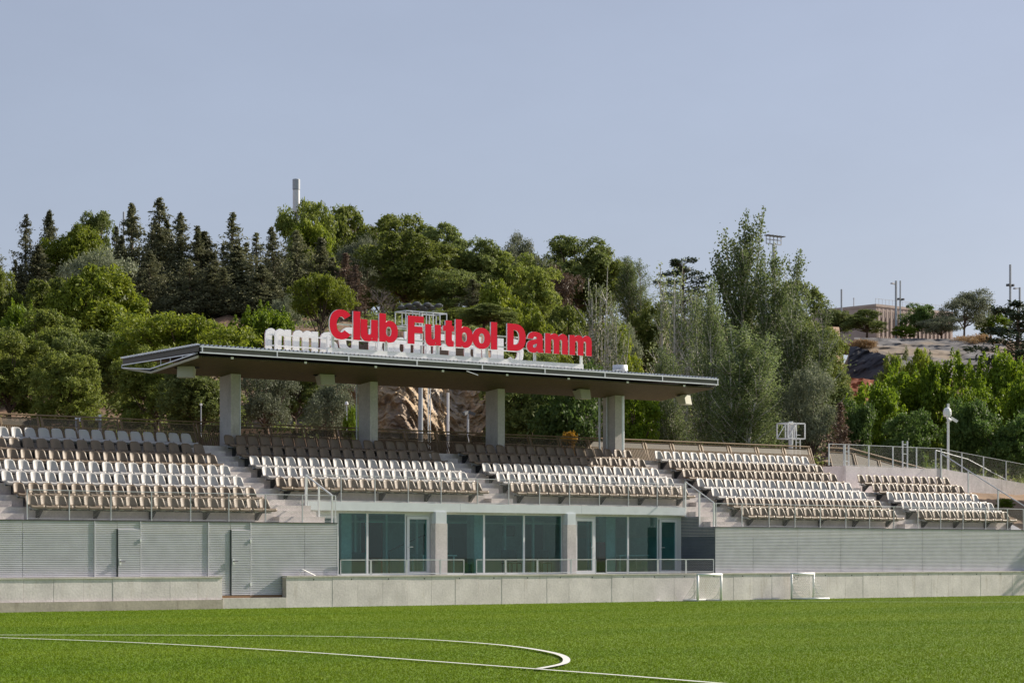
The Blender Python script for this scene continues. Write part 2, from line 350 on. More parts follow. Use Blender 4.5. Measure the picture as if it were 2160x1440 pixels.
def fast_mesh(name, co, faces, rnd, material):
    """co (N,3) float, faces (F,k) int, rnd (F,) random value per face"""
    k = faces.shape[1]; nf = len(faces)
    me = bpy.data.meshes.new(name)
    me.vertices.add(len(co)); me.vertices.foreach_set('co', co.astype(np.float32).ravel())
    me.loops.add(nf*k); me.loops.foreach_set('vertex_index', faces.astype(np.int32).ravel())
    me.polygons.add(nf); me.polygons.foreach_set('loop_start', np.arange(0, nf*k, k, dtype=np.int32)); me.polygons.foreach_set('loop_total', np.full(nf, k, dtype=np.int32))
    a = me.attributes.new('rnd', 'FLOAT', 'FACE'); a.data.foreach_set('value', rnd.astype(np.float32))
    me.materials.append(material); me.update(calc_edges=True); return me

def blades():
    rg = np.random.default_rng(3); n = 1000000
    # uniform over the ground seen between 28 m and the wall, thinner with distance
    z = 27 + 85 * rg.random(n)**1.25; u = (rg.random(n)*1.3-.65) * 2160/FPX/1.0
    X = z*SN + u*z*CS; Y = z*CS - u*z*SN
    k = Y < 64.6; X, Y, z = X[k], Y[k], z[k]; n = len(X)
    h = (.012 + .016*rg.random(n)) ; w = .004 + .004*rg.random(n) + z*.00005
    t = rg.random(n)*np.pi; cx, sx = np.cos(t)*w, np.sin(t)*w
    lean = rg.normal(0, .018, (n,2))
    co = np.empty((n,3,3)); co[:,0] = np.stack([X-cx, Y-sx, np.full(n,-.002)],1); co[:,1] = np.stack([X+cx, Y+sx, np.full(n,-.002)],1)
    co[:,2] = np.stack([X+lean[:,0], Y+lean[:,1], h],1)
    f = np.arange(n*3).reshape(n,3)
    link('turf_blades', fast_mesh('turf_blades', co.reshape(-1,3), f, rg.random(n), M['blade']), kind='stuff')
blades()

def smooth_curve(p, n=10):
    out = []
    for i in range(len(p)-1):
        a, b, c, d = p[max(i-1,0)], p[i], p[i+1], p[min(i+2,len(p)-1)]
        for k in range(n):
            t = k/n
            out.append(.5*((2*b)+(c-a)*t+(2*a-5*b+4*c-d)*t*t+(3*b-a-3*c+d)*t**3))
    return out + [p[-1]]
def line(name, pts, w, label, z=.04, cat='pitch line'):
    m = MB(); q = [Vector((p[0],p[1])) for p in pts]
    n = len(q); L = []
    for i in range(n):
        d = (q[min(i+1,n-1)]-q[max(i-1,0)]).normalized(); e = Vector((-d.y,d.x))*w/2; L.append((q[i]-e, q[i]+e))
    for i in range(n-1):
        m.quad((*L[i][0],z),(*L[i+1][0],z),(*L[i+1][1],z),(*L[i][1],z))
    return m.build(name, M['line_white'], kind='structure')
pl = [Vector((20.6,16)),Vector((21.67,23.3)),Vector((22.1,27.08)),Vector((22.75,34.65)),Vector((22.6,40.09)),Vector((21.75,44.4)),Vector((20.9,47.6))]
line('pitch_line', smooth_curve(pl), .11, '', .034)
ap = [Vector((x,y)) for x,y in ((22.15,27.2),(23.85,28.6),(25.9,31.4),(27.5,35.2),(27.9,39.3),(26.1,42.5),(22.38,45.75),(20.6,46.6))]
line('pitch_arc', smooth_curve(ap, 14), .12, '', .038)
line('touch_line', [Vector((58.2,65.0-.2)),Vector((59.03,63.99)),Vector((62.74,58.84)),Vector((66.96,54.42)),Vector((74,47))], .1, '', .034)

# ------------------------------------------------------------------ parapet wall
YP, YC = 64.64, 64.93           # parapet face, cladding face
par = empty('parapet_wall', (51,YP,0), label='low pale concrete parapet wall of cast panels along the pitch edge', cat='wall')
rg = random.Random(5)
def par_run(x0, x1, z0=0.0, step=1.03, start=None):
    xs = [x0]; x = start if start else x0+step
    while x < x1-.3: xs.append(x); x += step
    xs.append(x1)
    for a, b in zip(xs, xs[1:]):
        dy = rg.uniform(-.004, .004)
        MB().box(a+.004, YP+dy, z0, b-.004, YP+.24, 1.0).build('concrete_panel', M['concrete'], par)
    MB().box(x0, YP+.02, z0, x1, YP+.238, .99).build('joint_core', M['plinth'], par)
    MB().box(x0, YP-.03, 1.0, x1, YP+.29, 1.05).build('coping', M['concrete_step'], par)
par_run(24.5, at(469,1,YP).x, 0, 1.02, 25.3)
par_run(at(604,1,YP).x, 86.6, 0, 1.03, 43.75)
tie = MB()
for i in range(40):
    x = 43.0+1.52*i; tie.box(x-.02, YP-.008, .905, x+.02, YP+.01, .945)
tie.build('tie_hole', M['roof_dark'], par, kind='stuff')
xa, xb = at(469,1,YP).x, at(604,1,YP).x
MB().box(24.5, YP-.07, 0, xa-.02, YP-.01, .30).build('stained_plinth', M['plinth'], par)
stp = MB().box(xa+.01, YP-.02, 0, xb-.01, YC-.02, .34)
stp.build('door_step', M['concrete_step'], par)
MB().box(xa+.01, YC-.035, .341, xb-.01, YC-.012, .42).build('door_sill', mat('rusty sill',(.20,.12,.06),.8), par)

# ------------------------------------------------------------------ grandstand
RD, RISE, Z0 = .8385, .395, 2.82
YR = lambda r: 65.85 + RD*r
ZR = lambda r: Z0 + RISE*r
SEC = [33.04, 43.26, 53.52, 63.72, 73.92]        # first seat of each block
XL1, XR1, XEND = 44.0, 61.57, 80.15              # glazed recess, right end of terraces
gs = empty('grandstand', (51,66,0), label='concrete grandstand with stepped terraces over a glazed room and ribbed metal cladding', cat='grandstand')
def step(r, x0, x1, y1=74.0):
    y0 = YC+.02 if r == 0 else YR(r-1)
    MB().box(x0, y0, ZR(r)-RISE+.001, x1, y1, ZR(r)).build('terrace_step', M['concrete_step'], gs)
for r in range(0, 8):
    if r < 2:
        step(r, 24.0, XL1); step(r, XR1, XEND)
    elif r < 5:
        MBx = [(24.0, SEC[1]-.08), (SEC[1]-.08, SEC[2]-.1), (SEC[2]-.1, XR1), (XR1, XEND)]
        for a, b in MBx: step(r, a, b)
    else:
        for a, b in [(24.0, SEC[1]-.08), (SEC[1]-.08, SEC[2]-.1), (SEC[2]-.1, XR1), (XR1, 73.1)]: step(r, a, b)
# half steps in the aisles
AISLE = [(SEC[0]-1.2, SEC[0]-.18), (SEC[1]-1.1, SEC[1]-.1), (SEC[2]-1.1, SEC[2]-.1), (SEC[3]-1.08, SEC[3]-.1), (SEC[4]-1.05, SEC[4]-.1)]
for ai, (a, b) in enumerate(AISLE):
    for r in range(0, 7):
        if ai == 2 and r < 2: continue
        if ai == 4 and r > 4: continue
        bb = b
        if ai == 1 and r < 2: bb = XL1-.03
        aa = a
        if ai == 3 and r < 2: aa = XR1+.25
        MB().box(aa, YR(r)-.42, ZR(r), bb, YR(r)-.001, ZR(r)+RISE/2).build('aisle_step', M['concrete_step'], gs)
# back wall and platform of the right block
MB().box(74.18, YR(5)-.03, ZR(4)-.1, 80.56, 71.4, 5.60).build('platform_wall', M['concrete'], gs)
# slab edge over the glazing
for a, b in ((XL1+.05, 50.6), (50.6, 56.3), (56.3, XR1-.02)):
    MB().box(a+.004, YR(1)-.1, 3.27, b-.004, YR(1)+.3, 3.575).build('slab_edge', M['fascia'], gs)
MB().box(XL1, YR(1)+.3, 3.23, XR1, 74.0, 3.28).build('room_ceiling', M['room_wall'], gs)
# corrugated cladding
def ribs(x0, x1, z0, z1, y, pitch=.0575, d=.030):
    prof = []; z = z0
    while z < z1-1e-6:
        for q, dd in ((0,d),(.22,0.0),(.62,0.0),(.84,d)):
            zz = z+q*pitch
            if zz <= z1: prof.append((y+dd, zz))
        z += pitch
    prof.append((y+d, z1))
    poly = prof + [(y+d+.03, z1), (y+d+.03, z0)]
    m = MB(); n = len(m.v)
    for yy, zz in prof: m.v += [(x0,yy,zz),(x1,yy,zz)]
    for i in range(len(prof)-1): m.f.append((2*i, 2*i+1, 2*i+3, 2*i+2))
    m.box(x0, y+d+.001, z0, x1, y+d+.02, z1)
    return m
ZT = 2.80
def clad(xs, z0=1.03):
    for a, b in zip(xs, xs[1:]): ribs(a+.008, b-.008, z0, ZT, YC).build('cladding_panel', M['cladding'], gs)
clad([25.3, 27.7, 30.1, 32.56, 35.01], .42); clad([36.63, 39.11], .42)
clad([40.71, 42.84, 44.15], .42)
ribs(35.02, 35.80, .42, ZT, YC).build('cladding_panel', M['cladding'], gs)
ribs(39.12, 39.95, .42, ZT, YC).build('cladding_panel', M['cladding'], gs)
for x0, x1 in ((35.82, 36.62), (39.97, 40.70)):
    ribs(x0, x1, 2.56, ZT, YC).build('cladding_panel', M['cladding'], gs)
    d = ribs(x0+.012, x1-.012, .43, 2.55, YC-.035).build('door', M['cladding'], gs)
    MB().box(x0+.03, YC-.06, 1.42, x0+.10, YC-.035, 1.62).build('lock_plate', M['white_metal'], d)
    MB().bar((x0+.06,YC-.095,1.53),(x0+.22,YC-.095,1.53),.025,.025).bar((x0+.06,YC-.04,1.53),(x0+.06,YC-.1,1.53),.03,.03).build('handle', M['black'], d)
    for z in (2.2, .78):
        MB().box(x1-.03, YC-.065, z-.05, x1+.03, YC-.03, z+.05).build('hinge', M['white_metal'], d)
for x in (35.01, 36.63, 39.11, 40.71): MB().box(x-.012, YC-.03, .42, x+.012, YC-.002, ZT).build('cover_strip', M['cladding'], gs)
for x in (35.81, 39.96): MB().box(x-.022, YC-.016, .43, x+.02, YC+.0, 2.56).build('door_shade_strip', M['dark_steel'], gs)  # dark strip stands in for the shaded gap beside each door
clad([XR1+.02, 63.62, 66.07, 68.52, 70.97, 73.39, 75.82, 78.2, 80.6, 83.0, 85.5])
for a, b in ((25.3, 44.16), (XR1, 85.5)): MB().box(a, YC-.02, ZT, b, YC+.12, ZT+.018).build('edge_trim', M['dark_steel'], gs)
MB().box(44.14, YC-.002, .42, 44.17, YC+.05, ZT-.003).build('edge_trim', M['cladding'], gs)
MB().box(25.3, YC+.055, 0, 43.96, YC+.3, 2.7).build('wall_core', M['room_wall'], gs)
MB().box(XR1+.06, YC+.055, 0, 85.5, YC+.3, 2.7).build('wall_core', M['room_wall'], gs)
# stepped side wall of the recess, ribbed
def side_ribs(y0, y1, z0, z1, x):
    m = ribs(0, y1-y0, z0, z1, 0); m.v = [(x+b, y0+a, z) for a, b, z in m.v]; m.f = [f[::-1] for f in m.f]; return m
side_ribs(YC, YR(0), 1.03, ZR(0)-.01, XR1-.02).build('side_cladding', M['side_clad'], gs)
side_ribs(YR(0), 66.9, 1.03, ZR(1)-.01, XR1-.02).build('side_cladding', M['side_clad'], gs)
# room floor and terrace
MB().box(43.9, YP+.24, .6, XR1+.02, 74.0, .98).build('room_floor', M['room_floor'], gs)
MB().box(43.2, 73.6, .98, XR1+.3, 73.9, 3.23).build('room_back_wall', M['room_wall'], gs)
MB().box(43.7, 66.4, .98, 44.0, 73.6, 3.23).build('room_side_wall', M['room_wall'], gs)
MB().box(XR1+.01, 66.9, .98, XR1+.3, 73.6, 3.23).build('room_side_wall', M['room_wall'], gs)
# glazing
YW = 66.85; ZW0, ZW1 = 1.03, 3.225
def window(x0, x1):
    f = MB(); t = .04
    f.box(x0, YW-.03, ZW0, x0+t, YW+.04, ZW1).box(x1-t, YW-.03, ZW0, x1, YW+.04, ZW1)
    f.box(x0+t, YW-.03, ZW1-t, x1-t, YW+.04, ZW1).box(x0+t, YW-.03, ZW0, x1-t, YW+.04, ZW0+t)
    w = f.build('window', M['frame'], gs)
    MB().box(x0+t, YW, ZW0+t, x1-t, YW+.012, ZW1-t).build('pane', M['glass'], w)
def gdoor(x0, x1, hinge_right):
    t = .10
    top = ZW1-.12
    f = MB().box(x0, YW-.05, ZW0, x0+t, YW+.05, top).box(x1-t, YW-.05, ZW0, x1, YW+.05, top).box(x0+t, YW-.05, top-t, x1-t, YW+.05, top).box(x0+t, YW-.05, ZW0, x1-t, YW+.05, ZW0+.12)
    f.box(x0-.06, YW-.02, top+.005, x1+.06, YW+.03, ZW1)
    d = f.build('glass_door', M['frame'], gs)
    MB().box(x0+t, YW, ZW0+.12, x1-t, YW+.012, top-t).build('pane', M['glass'], d)
    hx = x0+.05 if hinge_right else x1-.05; s = 1 if hinge_right else -1
    MB().bar((hx,YW-.1,2.02),(hx+s*.17,YW-.1,2.02),.025,.025).bar((hx,YW-.05,2.02),(hx,YW-.1,2.02),.03,.03).build('handle', M['zinc'], d)
gdoor(44.66, 45.42, True)
window(45.44, 46.70); window(46.70, 48.36); gdoor(48.40, 49.38, True)
window(50.06, 51.86); window(51.86, 53.72); window(53.72, 55.55)
gdoor(56.16, 57.12, False); window(57.14, 58.82); window(58.82, 60.36); gdoor(60.42, 61.36, True)
for a, b in ((49.40, 49.60), (55.57, 55.74), (61.38, XR1-.005)): MB().box(a, YW-.04, ZW0, b, YW+.05, ZW1).build('jamb', M['frame'], gs)
for a, b in ((49.42, 49.95), (55.53, 55.97)):
    MB().box(a, 66.5, .98, b, 66.78, 2.86).build('pillar', M['concrete_step'], gs)
    MB().box(a+.03, 66.52, 2.862, b-.02, 66.78, 3.268).build('pillar_head', M['fascia'], gs)
# ------------------------------------------------------------------ things in the room
for i, (x, y, lb) in enumerate(((46.95,69.6,'square concrete column inside the room behind the leftmost tall windows'), (52.9,69.6,'square concrete column inside the room behind the middle window bay'), (59.2,69.4,'square concrete column inside the room behind the right window bay'))):
    e = empty('room_column', (x,y-.9,.98), label=lb, cat='column', group='columns inside the glazed room')
    MB().box(-.22,-.22,0,.22,.22,2.25).build('shaft', M['concrete_col'], e); e.children[0].location = (0,0,0)
c = empty('red_cabinet', (59.0,68.6,.98), label='dark red cabinet standing inside the room behind the right windows', cat='cabinet')
for nm, mb, mt_ in (('carcass', MB().box(-.35,-.25,.04,.35,.25,1.25), 'cabinet'), ('door', MB().box(-.34,-.27,.08,-.005,-.252,1.22), 'cabinet'), ('door', MB().box(.005,-.27,.08,.34,-.252,1.22), 'cabinet'), ('plinth', MB().box(-.3,-.2,0,.3,.2,.04), 'black')):
    link(nm, mb.mesh(nm, M[mt_]), c, loc=(0,0,0))
def room_chair(x, y, rz, label):
    e = empty('room_chair', (x,y,.98), label=label, cat='chair', group='dark chairs inside the glazed room'); e.rotation_euler = (0,0,rz)
    link('seat', MB().box(-.23,-.23,.43,.23,.23,.47).mesh('seat', M['chair_dark']), e, loc=(0,0,0))
    link('backrest', MB().box(-.22,.2,.5,.22,.24,.95).mesh('backrest', M['chair_dark']), e, loc=(0,0,0))
    for sx in (-.2,.2):
        for sy in (-.2,.2): link('leg', MB().bar((sx,sy,0),(sx,sy,.43),.03,.03).mesh('leg', M['dark_steel']), e, loc=(0,0,0))
for i, (x, y, rz, lb) in enumerate(((54.3,68.4,.3,'dark chair behind the middle bay, first from the glass'), (55.0,69.0,-.2,'dark chair just behind the right pillar'), (53.4,69.2,2.8,'dark chair facing the back wall in the middle bay'), (55.9,68.3,.5,'dark chair behind the narrow glass door of the right bay'), (56.7,69.4,2.5,'dark chair deeper in the room behind the right bay door'))): room_chair(x,y,rz,lb)
def room_table(x, y, label):
    e = empty('room_table', (x,y,.98), label=label, cat='table', group='pale tables inside the glazed room')
    link('tabletop', MB().box(-.8,-.4,.72,.8,.4,.75).mesh('tabletop', M['frame']), e, loc=(0,0,0))
    for sx in (-.7,.7):
        for sy in (-.32,.32): link('leg', MB().bar((sx,sy,0),(sx,sy,.72),.04,.04).mesh('leg', M['steel']), e, loc=(0,0,0))
room_table(51.1, 68.9, 'pale table inside the room behind the first pane of the middle bay'); room_table(60.2, 68.4, 'pale table inside the room beside the right glass door')
hr = empty('room_handrail', (50.6,71.0,.98), label='dark sloping stair handrail at the back of the glazed room', cat='handrail')
for nm, mb in (('top_rail', MB().tube([(0,0,.9),(1.6,0,1.5),(4.4,0,1.5)], .025)), ('post', MB().bar((0,0,0),(0,0,.9),.03,.03)), ('post', MB().bar((1.6,0,0),(1.6,0,1.5),.03,.03)), ('post', MB().bar((3.0,0,0),(3.0,0,1.5),.03,.03))):
    link(nm, mb.mesh(nm, M['dark_steel']), hr, loc=(0,0,0))
for i, (x, w_, mt_, lb) in enumerate(((48.6,1.0,'chair_dark','dark door in the back wall behind the leftmost panes'),(51.6,1.0,'cabinet','dark red door in the back wall behind the first pillar'),(55.6,1.6,'chair_dark','wide dark double door in the back wall behind the middle bay'),(59.6,1.0,'chair_dark','dark door in the back wall behind the right bay'))):
    e = empty('room_door', (x,73.55,.98), label=lb, cat='door', group='doors in the back wall of the glazed room')
    link('leaf', MB().box(-w_/2,-.03,0,w_/2,.02,2.05).mesh('leaf', M[mt_]), e, loc=(0,0,0)); link('frame', MB().box(-w_/2-.08,-.02,0,-w_/2-.005,.03,2.13).box(w_/2+.005,-.02,0,w_/2+.08,.03,2.13).box(-w_/2-.08,-.02,2.055,w_/2+.08,.03,2.13).mesh('frame', M['frame']), e, loc=(0,0,0))
pt = empty('glass_partition', (53,70.4,.98), label='inner glass partition with pale uprights across the glazed room', cat='partition')
for i in range(13): link('upright', MB().box(-8.6+i*1.4,-.04,0,-8.52+i*1.4,.04,2.24).mesh('upright', M['frame']), pt, loc=(0,0,0))
link('transom', MB().box(-8.6,-.03,1.95,8.3,.03,2.0).mesh('transom', M['frame']), pt, loc=(0,0,0))
for i, (x, w_, lb) in enumerate(((47.6,1.6,'long dark sofa behind the leftmost panes'),(52.2,1.8,'long dark sofa behind the first panes of the middle bay'))):
    e = empty('room_sofa', (x,69.0,.98), label=lb, cat='sofa', group='sofas inside the glazed room')
    for nm, q in (('base',(-w_/2,-.4,.08,w_/2,.4,.42)),('back',(-w_/2,.2,.42,w_/2,.42,.85)),('arm',(-w_/2-.12,-.4,.08,-w_/2,.42,.62)),('arm',(w_/2,-.4,.08,w_/2+.12,.42,.62))): link(nm, MB().box(*q).mesh(nm, M['chair_dark']), e, loc=(0,0,0))
pf = empty('wall_picture', (58.35,73.58,2.7), label='small dark picture on the pale back wall behind the right windows', cat='picture')
link('frame', MB().box(-.3,-.03,-.2,.3,0,.2).mesh('frame', M['chair_dark']), pf, loc=(0,0,0)); link('sheet', MB().box(-.25,-.036,-.15,.25,-.031,.15).mesh('sheet', M['facade_dark']), pf, loc=(0,0,0))
# ------------------------------------------------------------------ seats
def seat_meshes(material):
    nx, nz = 9, 7; W, H = .205, .355
    def backpt(i, j):
        s = -1 + 2*i/(nx-1); t = j/(nz-1)
        hw = W*(1 - .10*t*t)
        # rounded top
        z = H*t; top = H*(1-.20*abs(s)**5); z = z*top/H
        x = hw*s; y = -.10*abs(s)**2.2*(1-.25*t) + .10*t + .02
        return Vector((x, y, z+.01))
    m = MB()
    P = [[backpt(i,j) for i in range(nx)] for j in range(nz)]
    th = Vector((0,.022,0))
    for j in range(nz):
        for i in range(nx): m.v.append(tuple(P[j][i]))
    for j in range(nz):
        for i in range(nx): m.v.append(tuple(P[j][i]+th))
    o = nx*nz
    for j in range(nz-1):
        for i in range(nx-1):
            a = j*nx+i; m.f.append((a,a+1,a+nx+1,a+nx)); m.f.append((o+a,o+a+nx,o+a+nx+1,o+a+1))
    for i in range(nx-1):
        a = (nz-1)*nx+i; m.f.append((a,a+1,o+a+1,o+a)); m.f.append((i+1,i,o+i,o+i+1))
    for j in range(nz-1):
        a = j*nx; m.f.append((a,a+nx,o+a+nx,o+a)); b = a+nx-1; m.f.append((b+nx,b,o+b,o+b+nx))
    back = m.mesh('backrest', material, True)
    # pan: dished, with a front lip rolled down
    p = MB(); ys = (.02,-.06,-.2,-.34,-.40,-.425,-.425); zs = (.02,.0,-.012,0,.0,-.03,-.075); k = 9
    for s_ in (0, 1):
        for y, z in zip(ys, zs):
            for i in range(k):
                s = -1+2*i/(k-1)
                p.v.append((.238*s*(1-.04*(y>-.1)), y+(.018*s_ if y < -.41 else 0), z+.03*abs(s)**3*(1 if y > -.41 else .6) - .018*s_))
    r = len(ys); o = r*k
    for j in range(r-1):
        for i in range(k-1):
            a = j*k+i; p.f.append((a,a+k,a+k+1,a+1)); p.f.append((o+a,o+a+1,o+a+k+1,o+a+k))
    for j in range(r-1):
        a = j*k; p.f.append((a,o+a,o+a+k,a+k)); b = a+k-1; p.f.append((b,b+k,o+b+k,o+b))
    for i in range(k-1):
        a = (r-1)*k+i; p.f.append((a,o+a,o+a+1,a+1))
    pan = p.mesh('seat_pan', material, True)
    return back, pan
foot = MB().box(-.06,-.30,-.11,.06,-.02,-.05).box(-.05,-.02,-.12,.05,.06,-.02).mesh('support', M['steel'])
PROTO = {}
def ordinal(n): return ['first','second','third','fourth','fifth','sixth','seventh','eighth','ninth'][n-1]
def seat(color, loc, label, group):
    nm = color+'_chair'
    if color not in PROTO:
        b, p = seat_meshes(M[color+'_seat'])
        e = empty(nm, loc, label=label, cat=color+' chair', group=group)
        link('backrest', b, e, loc=(0,0,0)); link('seat_pan', p, e, loc=(0,0,0)); link('support', foot, e, loc=(0,0,0))
        PROTO[color] = e; return e
    c = copy_tree(PROTO[color]); c.location = loc; c['label'] = label; c['group'] = group
    return c
BLOCK = ['leftmost block','second block','third block','fourth block','rightmost block']
ROWCOL = [dict(enumerate('bbwwbbw')), {2:'b',3:'w',4:'w',5:'b',6:'b'}, {2:'b',3:'w',4:'w',5:'b',6:'b'}, dict(enumerate('bbwwbbw')), {0:'b',1:'w',2:'w',3:'b',4:'b'}]
for s in range(5):
    n = 12 if s == 4 else 18; rows = sorted(ROWCOL[s]); lo, hi = rows[0], rows[-1]
    for r in rows:
        color = 'white' if ROWCOL[s][r] == 'w' else 'brown'
        rn = 'bottom row' if r == lo else 'top row' if r == hi else ordinal(r-lo+1)+' row up'
        for i in range(n):
            x = SEC[s]+.215+.5*i
            y = YR(r)-.13; z = ZR(r)+.435
            if i < n/2: od, end = ordinal(i+1), 'left'
            else: od, end = ordinal(n-i), 'right'
            c = seat(color, (x+random.uniform(-.012,.012), y, z), f'{color} plastic chair {od} from {end} end of {rn} in {BLOCK[s]}', f'{color} plastic chairs on the terraces')
            c.rotation_euler = (random.uniform(-.025,.025), 0, random.uniform(-.03,.03))
    # brackets under the rows: beam and triangular arm bolted to the riser
    for r in rows:
        MB().box(SEC[s]+.1, YR(r)-.30, ZR(r)+.30, SEC[s]+.5*n-.12, YR(r)-.24, ZR(r)+.345).build('seat_beam', M['dark_steel'], gs)
        br = None
        k = 0
        while k < n:
            x = SEC[s]+.215+.5*k+.25
            m = MB(); yb = YR(r)
            m.prism([(yb-.33,ZR(r)+.30),(yb-.01,ZR(r)+.30),(yb-.01,ZR(r)+.05),(yb-.05,ZR(r)+.05)], x-.05, x+.05)
            m.build('seat_bracket', M['dark_steel'], gs)
            k += 3 if k % 2 else 4
            if k == n: k = n-1
# ------------------------------------------------------------------ mesh railings
def net(m, x0, x1, y, z0, z1, dx=.11, dz=.065, r=.0019, slope=None):
    """woven cable net of diamonds between two heights; slope(x) lifts the whole net"""
    h = z1-z0; k = dx/dz/2
    run = h*dx/dz/1.0 * .5 * 2
    f = slope or (lambda x: 0)
    n = int((x1-x0+run)/dx)+1
    for s in (1, -1):
        for i in range(n):
            a = x0 - run + i*dx if s == 1 else x0 + i*dx
            p0, p1 = [a, z0], [a+s*run, z1]
            def clip(p0, p1):
                (xa, za), (xb, zb) = p0, p1
                t0, t1 = 0.0, 1.0
                d = xb-xa
                for lim, sg in ((x0, 1), (x1, -1)):
                    va, vb = sg*(xa-lim), sg*(xb-lim)
                    if va < 0 and vb < 0: return None
                    if va < 0: t0 = max(t0, va/(va-vb))
                    if vb < 0: t1 = min(t1, va/(va-vb))
                if t1 <= t0: return None
                return (xa+d*t0, za+(zb-za)*t0), (xa+d*t1, za+(zb-za)*t1)
            q = clip(p0, p1)
            if q:
                (xa, za), (xb, zb) = q
                m.tube([(xa, y+s*r, za+f(xa)), (xb, y+s*r, zb+f(xb))], r, 3, cap=False)
def railing(name, xs, y, z0, h, label, posts=True, pw=.025, group='wire mesh railings', mt='steel', slope=None, net_gap=.04):
    f = slope or (lambda x: 0)
    e = empty(name, (xs[0], y, z0), label=label, cat='railing', group=group)
    for x in xs: MB().box(x-pw/2, y-.02, z0+f(x), x+pw/2, y+.02, z0+h+f(x)).build('post', M[mt], e)
    MB().tube([(x, y, z0+h-.005+f(x)) for x in xs], .011, 6).build('top_rail', M[mt], e)
    MB().tube([(x, y, z0+net_gap+f(x)) for x in xs], .006, 5).build('bottom_rail', M[mt], e)
    m = MB(); net(m, xs[0], xs[-1], y, z0+net_gap, z0+h-.02, slope=slope); m.build('wire_net', M['wire'], e, kind='stuff')
    return e
railing('mesh_railing', [32.77,34.2,35.65,37.1,38.53,39.96,41.37,42.82,44.15], 65.05, ZT+.018, .92, 'wire mesh railing along the front edge of the leftmost seating block')
railing('mesh_railing', [44.05,45.45,46.88,48.31,49.76,51.4,52.84,54.29,55.73,57.2,58.65,60.13,61.5], YR(1)-.06, 3.576, .91, 'wire mesh railing above the pale slab edge over the glazed room')
railing('mesh_railing', [61.74,63.12,64.59,66.02,67.45,68.92,70.31,71.76,73.23,74.64,76.05,77.51,78.94,80.0], 65.05, ZT+.018, .90, 'wire mesh railing along the front edge of the two right seating blocks')
def framed(xs, y, z0, h):
    e = empty('terrace_railing', (xs[0],y,z0), label='low framed mesh railing on the parapet in front of the glazed room', cat='railing')
    for a, b in zip(xs, xs[1:]):
        m = MB(); a += .02; b -= .02
        for p, q in (((a,y,z0),(a,y,z0+h)),((b,y,z0),(b,y,z0+h)),((a,y,z0+h),(b,y,z0+h)),((a,y,z0+.05),(b,y,z0+.05))): m.bar(p,q,.028,.028)
        fr = m.build('panel_frame', M['steel'], e)
        n = MB(); net(n, a, b, y, z0+.05, z0+h,   .13, .075, .0022); n.build('wire_net', M['wire'], fr)
        fr.children[0].location = (0,0,0); fr.children[0]['kind'] = 'stuff'
framed([44.2,45.46,46.95,48.4,49.45], 64.85, 1.05, .52); framed([49.97,51.29,52.75,54.32,55.52], 64.85, 1.05, .52); framed([55.99,57.05,58.56,59.99,61.44], 64.85, 1.05, .52)
for o in [o for o in COL.objects if o.name.startswith('terrace_railing')]:
    o['group'] = 'low framed railings before the glazed room'
tr_ = [o for o in COL.objects if o.name.startswith('terrace_railing')]
for o, l in zip(tr_, ('left of the first pillar','between the two pillars','right of the second pillar')): o['label'] = f'low framed mesh railing on the parapet, {l}'
def handrail(pts, posts, label, r=.028, mt='white_metal'):
    e = empty('stair_handrail', pts[0], label=label, cat='handrail', group='stair handrails')
    MB().tube(pts, r, 8).build('top_rail', M[mt], e)
    for x, y, za, zb in posts: MB().bar((x,y,za),(x,y,zb),.06,.045).build('post', M[mt], e)
    return e
handrail([(43.98,66.6,4.46),(44.06,65.12,3.74)], [(43.98,66.6,3.22,4.46),(44.02,65.86,2.83,4.08),(44.06,65.12,2.82,3.74)], 'white sloping handrail at the stairs left of the glazed room')
handrail([(61.6,66.62,4.58),(61.64,65.06,3.74)], [(61.6,66.62,3.22,4.58),(61.62,65.85,2.83,4.16),(61.64,65.06,2.82,3.74)], 'white sloping handrail at the stairs right of the glazed room', .022)
handrail([(80.35,70.0,6.3),(80.3,65.1,3.78)], [(80.35,70.0,4.6,6.3),(80.33,68.4,3.7,5.46),(80.31,66.7,3.0,4.62),(80.3,65.1,2.82,3.78)], 'long sloping handrail beside the earth bank at the right end', .024, 'steel')
e = empty('bent_rail', (at(632,1207,64.8).x,64.8,1.05), label='short bent white rail on the parapet beside the ribbed cladding', cat='rail')
link('rail', MB().tube([(0,0,0),(.01,0,.14),(.06,0,.2),(.14,0,.2),(.62,.0,0)], .02, 6).mesh('rail', M['white_metal'], True), e, loc=(0,0,0))

# ------------------------------------------------------------------ back fence of the stand
fe = empty('back_fence', (51,72.2,5.6), label='leaning bronze fence with slats and perforated panels behind the top row', cat='fence')
FX = [24.6+1.535*i for i in range(28)] + [24.6+1.535*27+1.65*i for i in range(1,6)]
FXs = [x for x in FX if 27 < x < 75.5]
FB, FT = 72.02, 72.34; FZ0, FZ1 = 5.585, 6.45
nsl = 0; rest = MB()
for x in FXs:
    m = MB(); m.bar((x-.05,FB,FZ0),(x-.05,FT,FZ1),.035,.06).bar((x+.07,FB,FZ0),(x+.07,FT,FZ1),.035,.06); m.build('post', M['fence_metal'], fe)
MB().tube([(FXs[0],FT-.05,FZ1+.05),(FXs[-1],FT-.05,FZ1+.05)], .03, 8).build('handrail', M['fence_metal'], fe)
sl_me = MB().bar((0,FB-.02,FZ0+.02),(0,FB+.18,FZ0+.51),.05,.03).mesh('slat', M['fence_slat'])
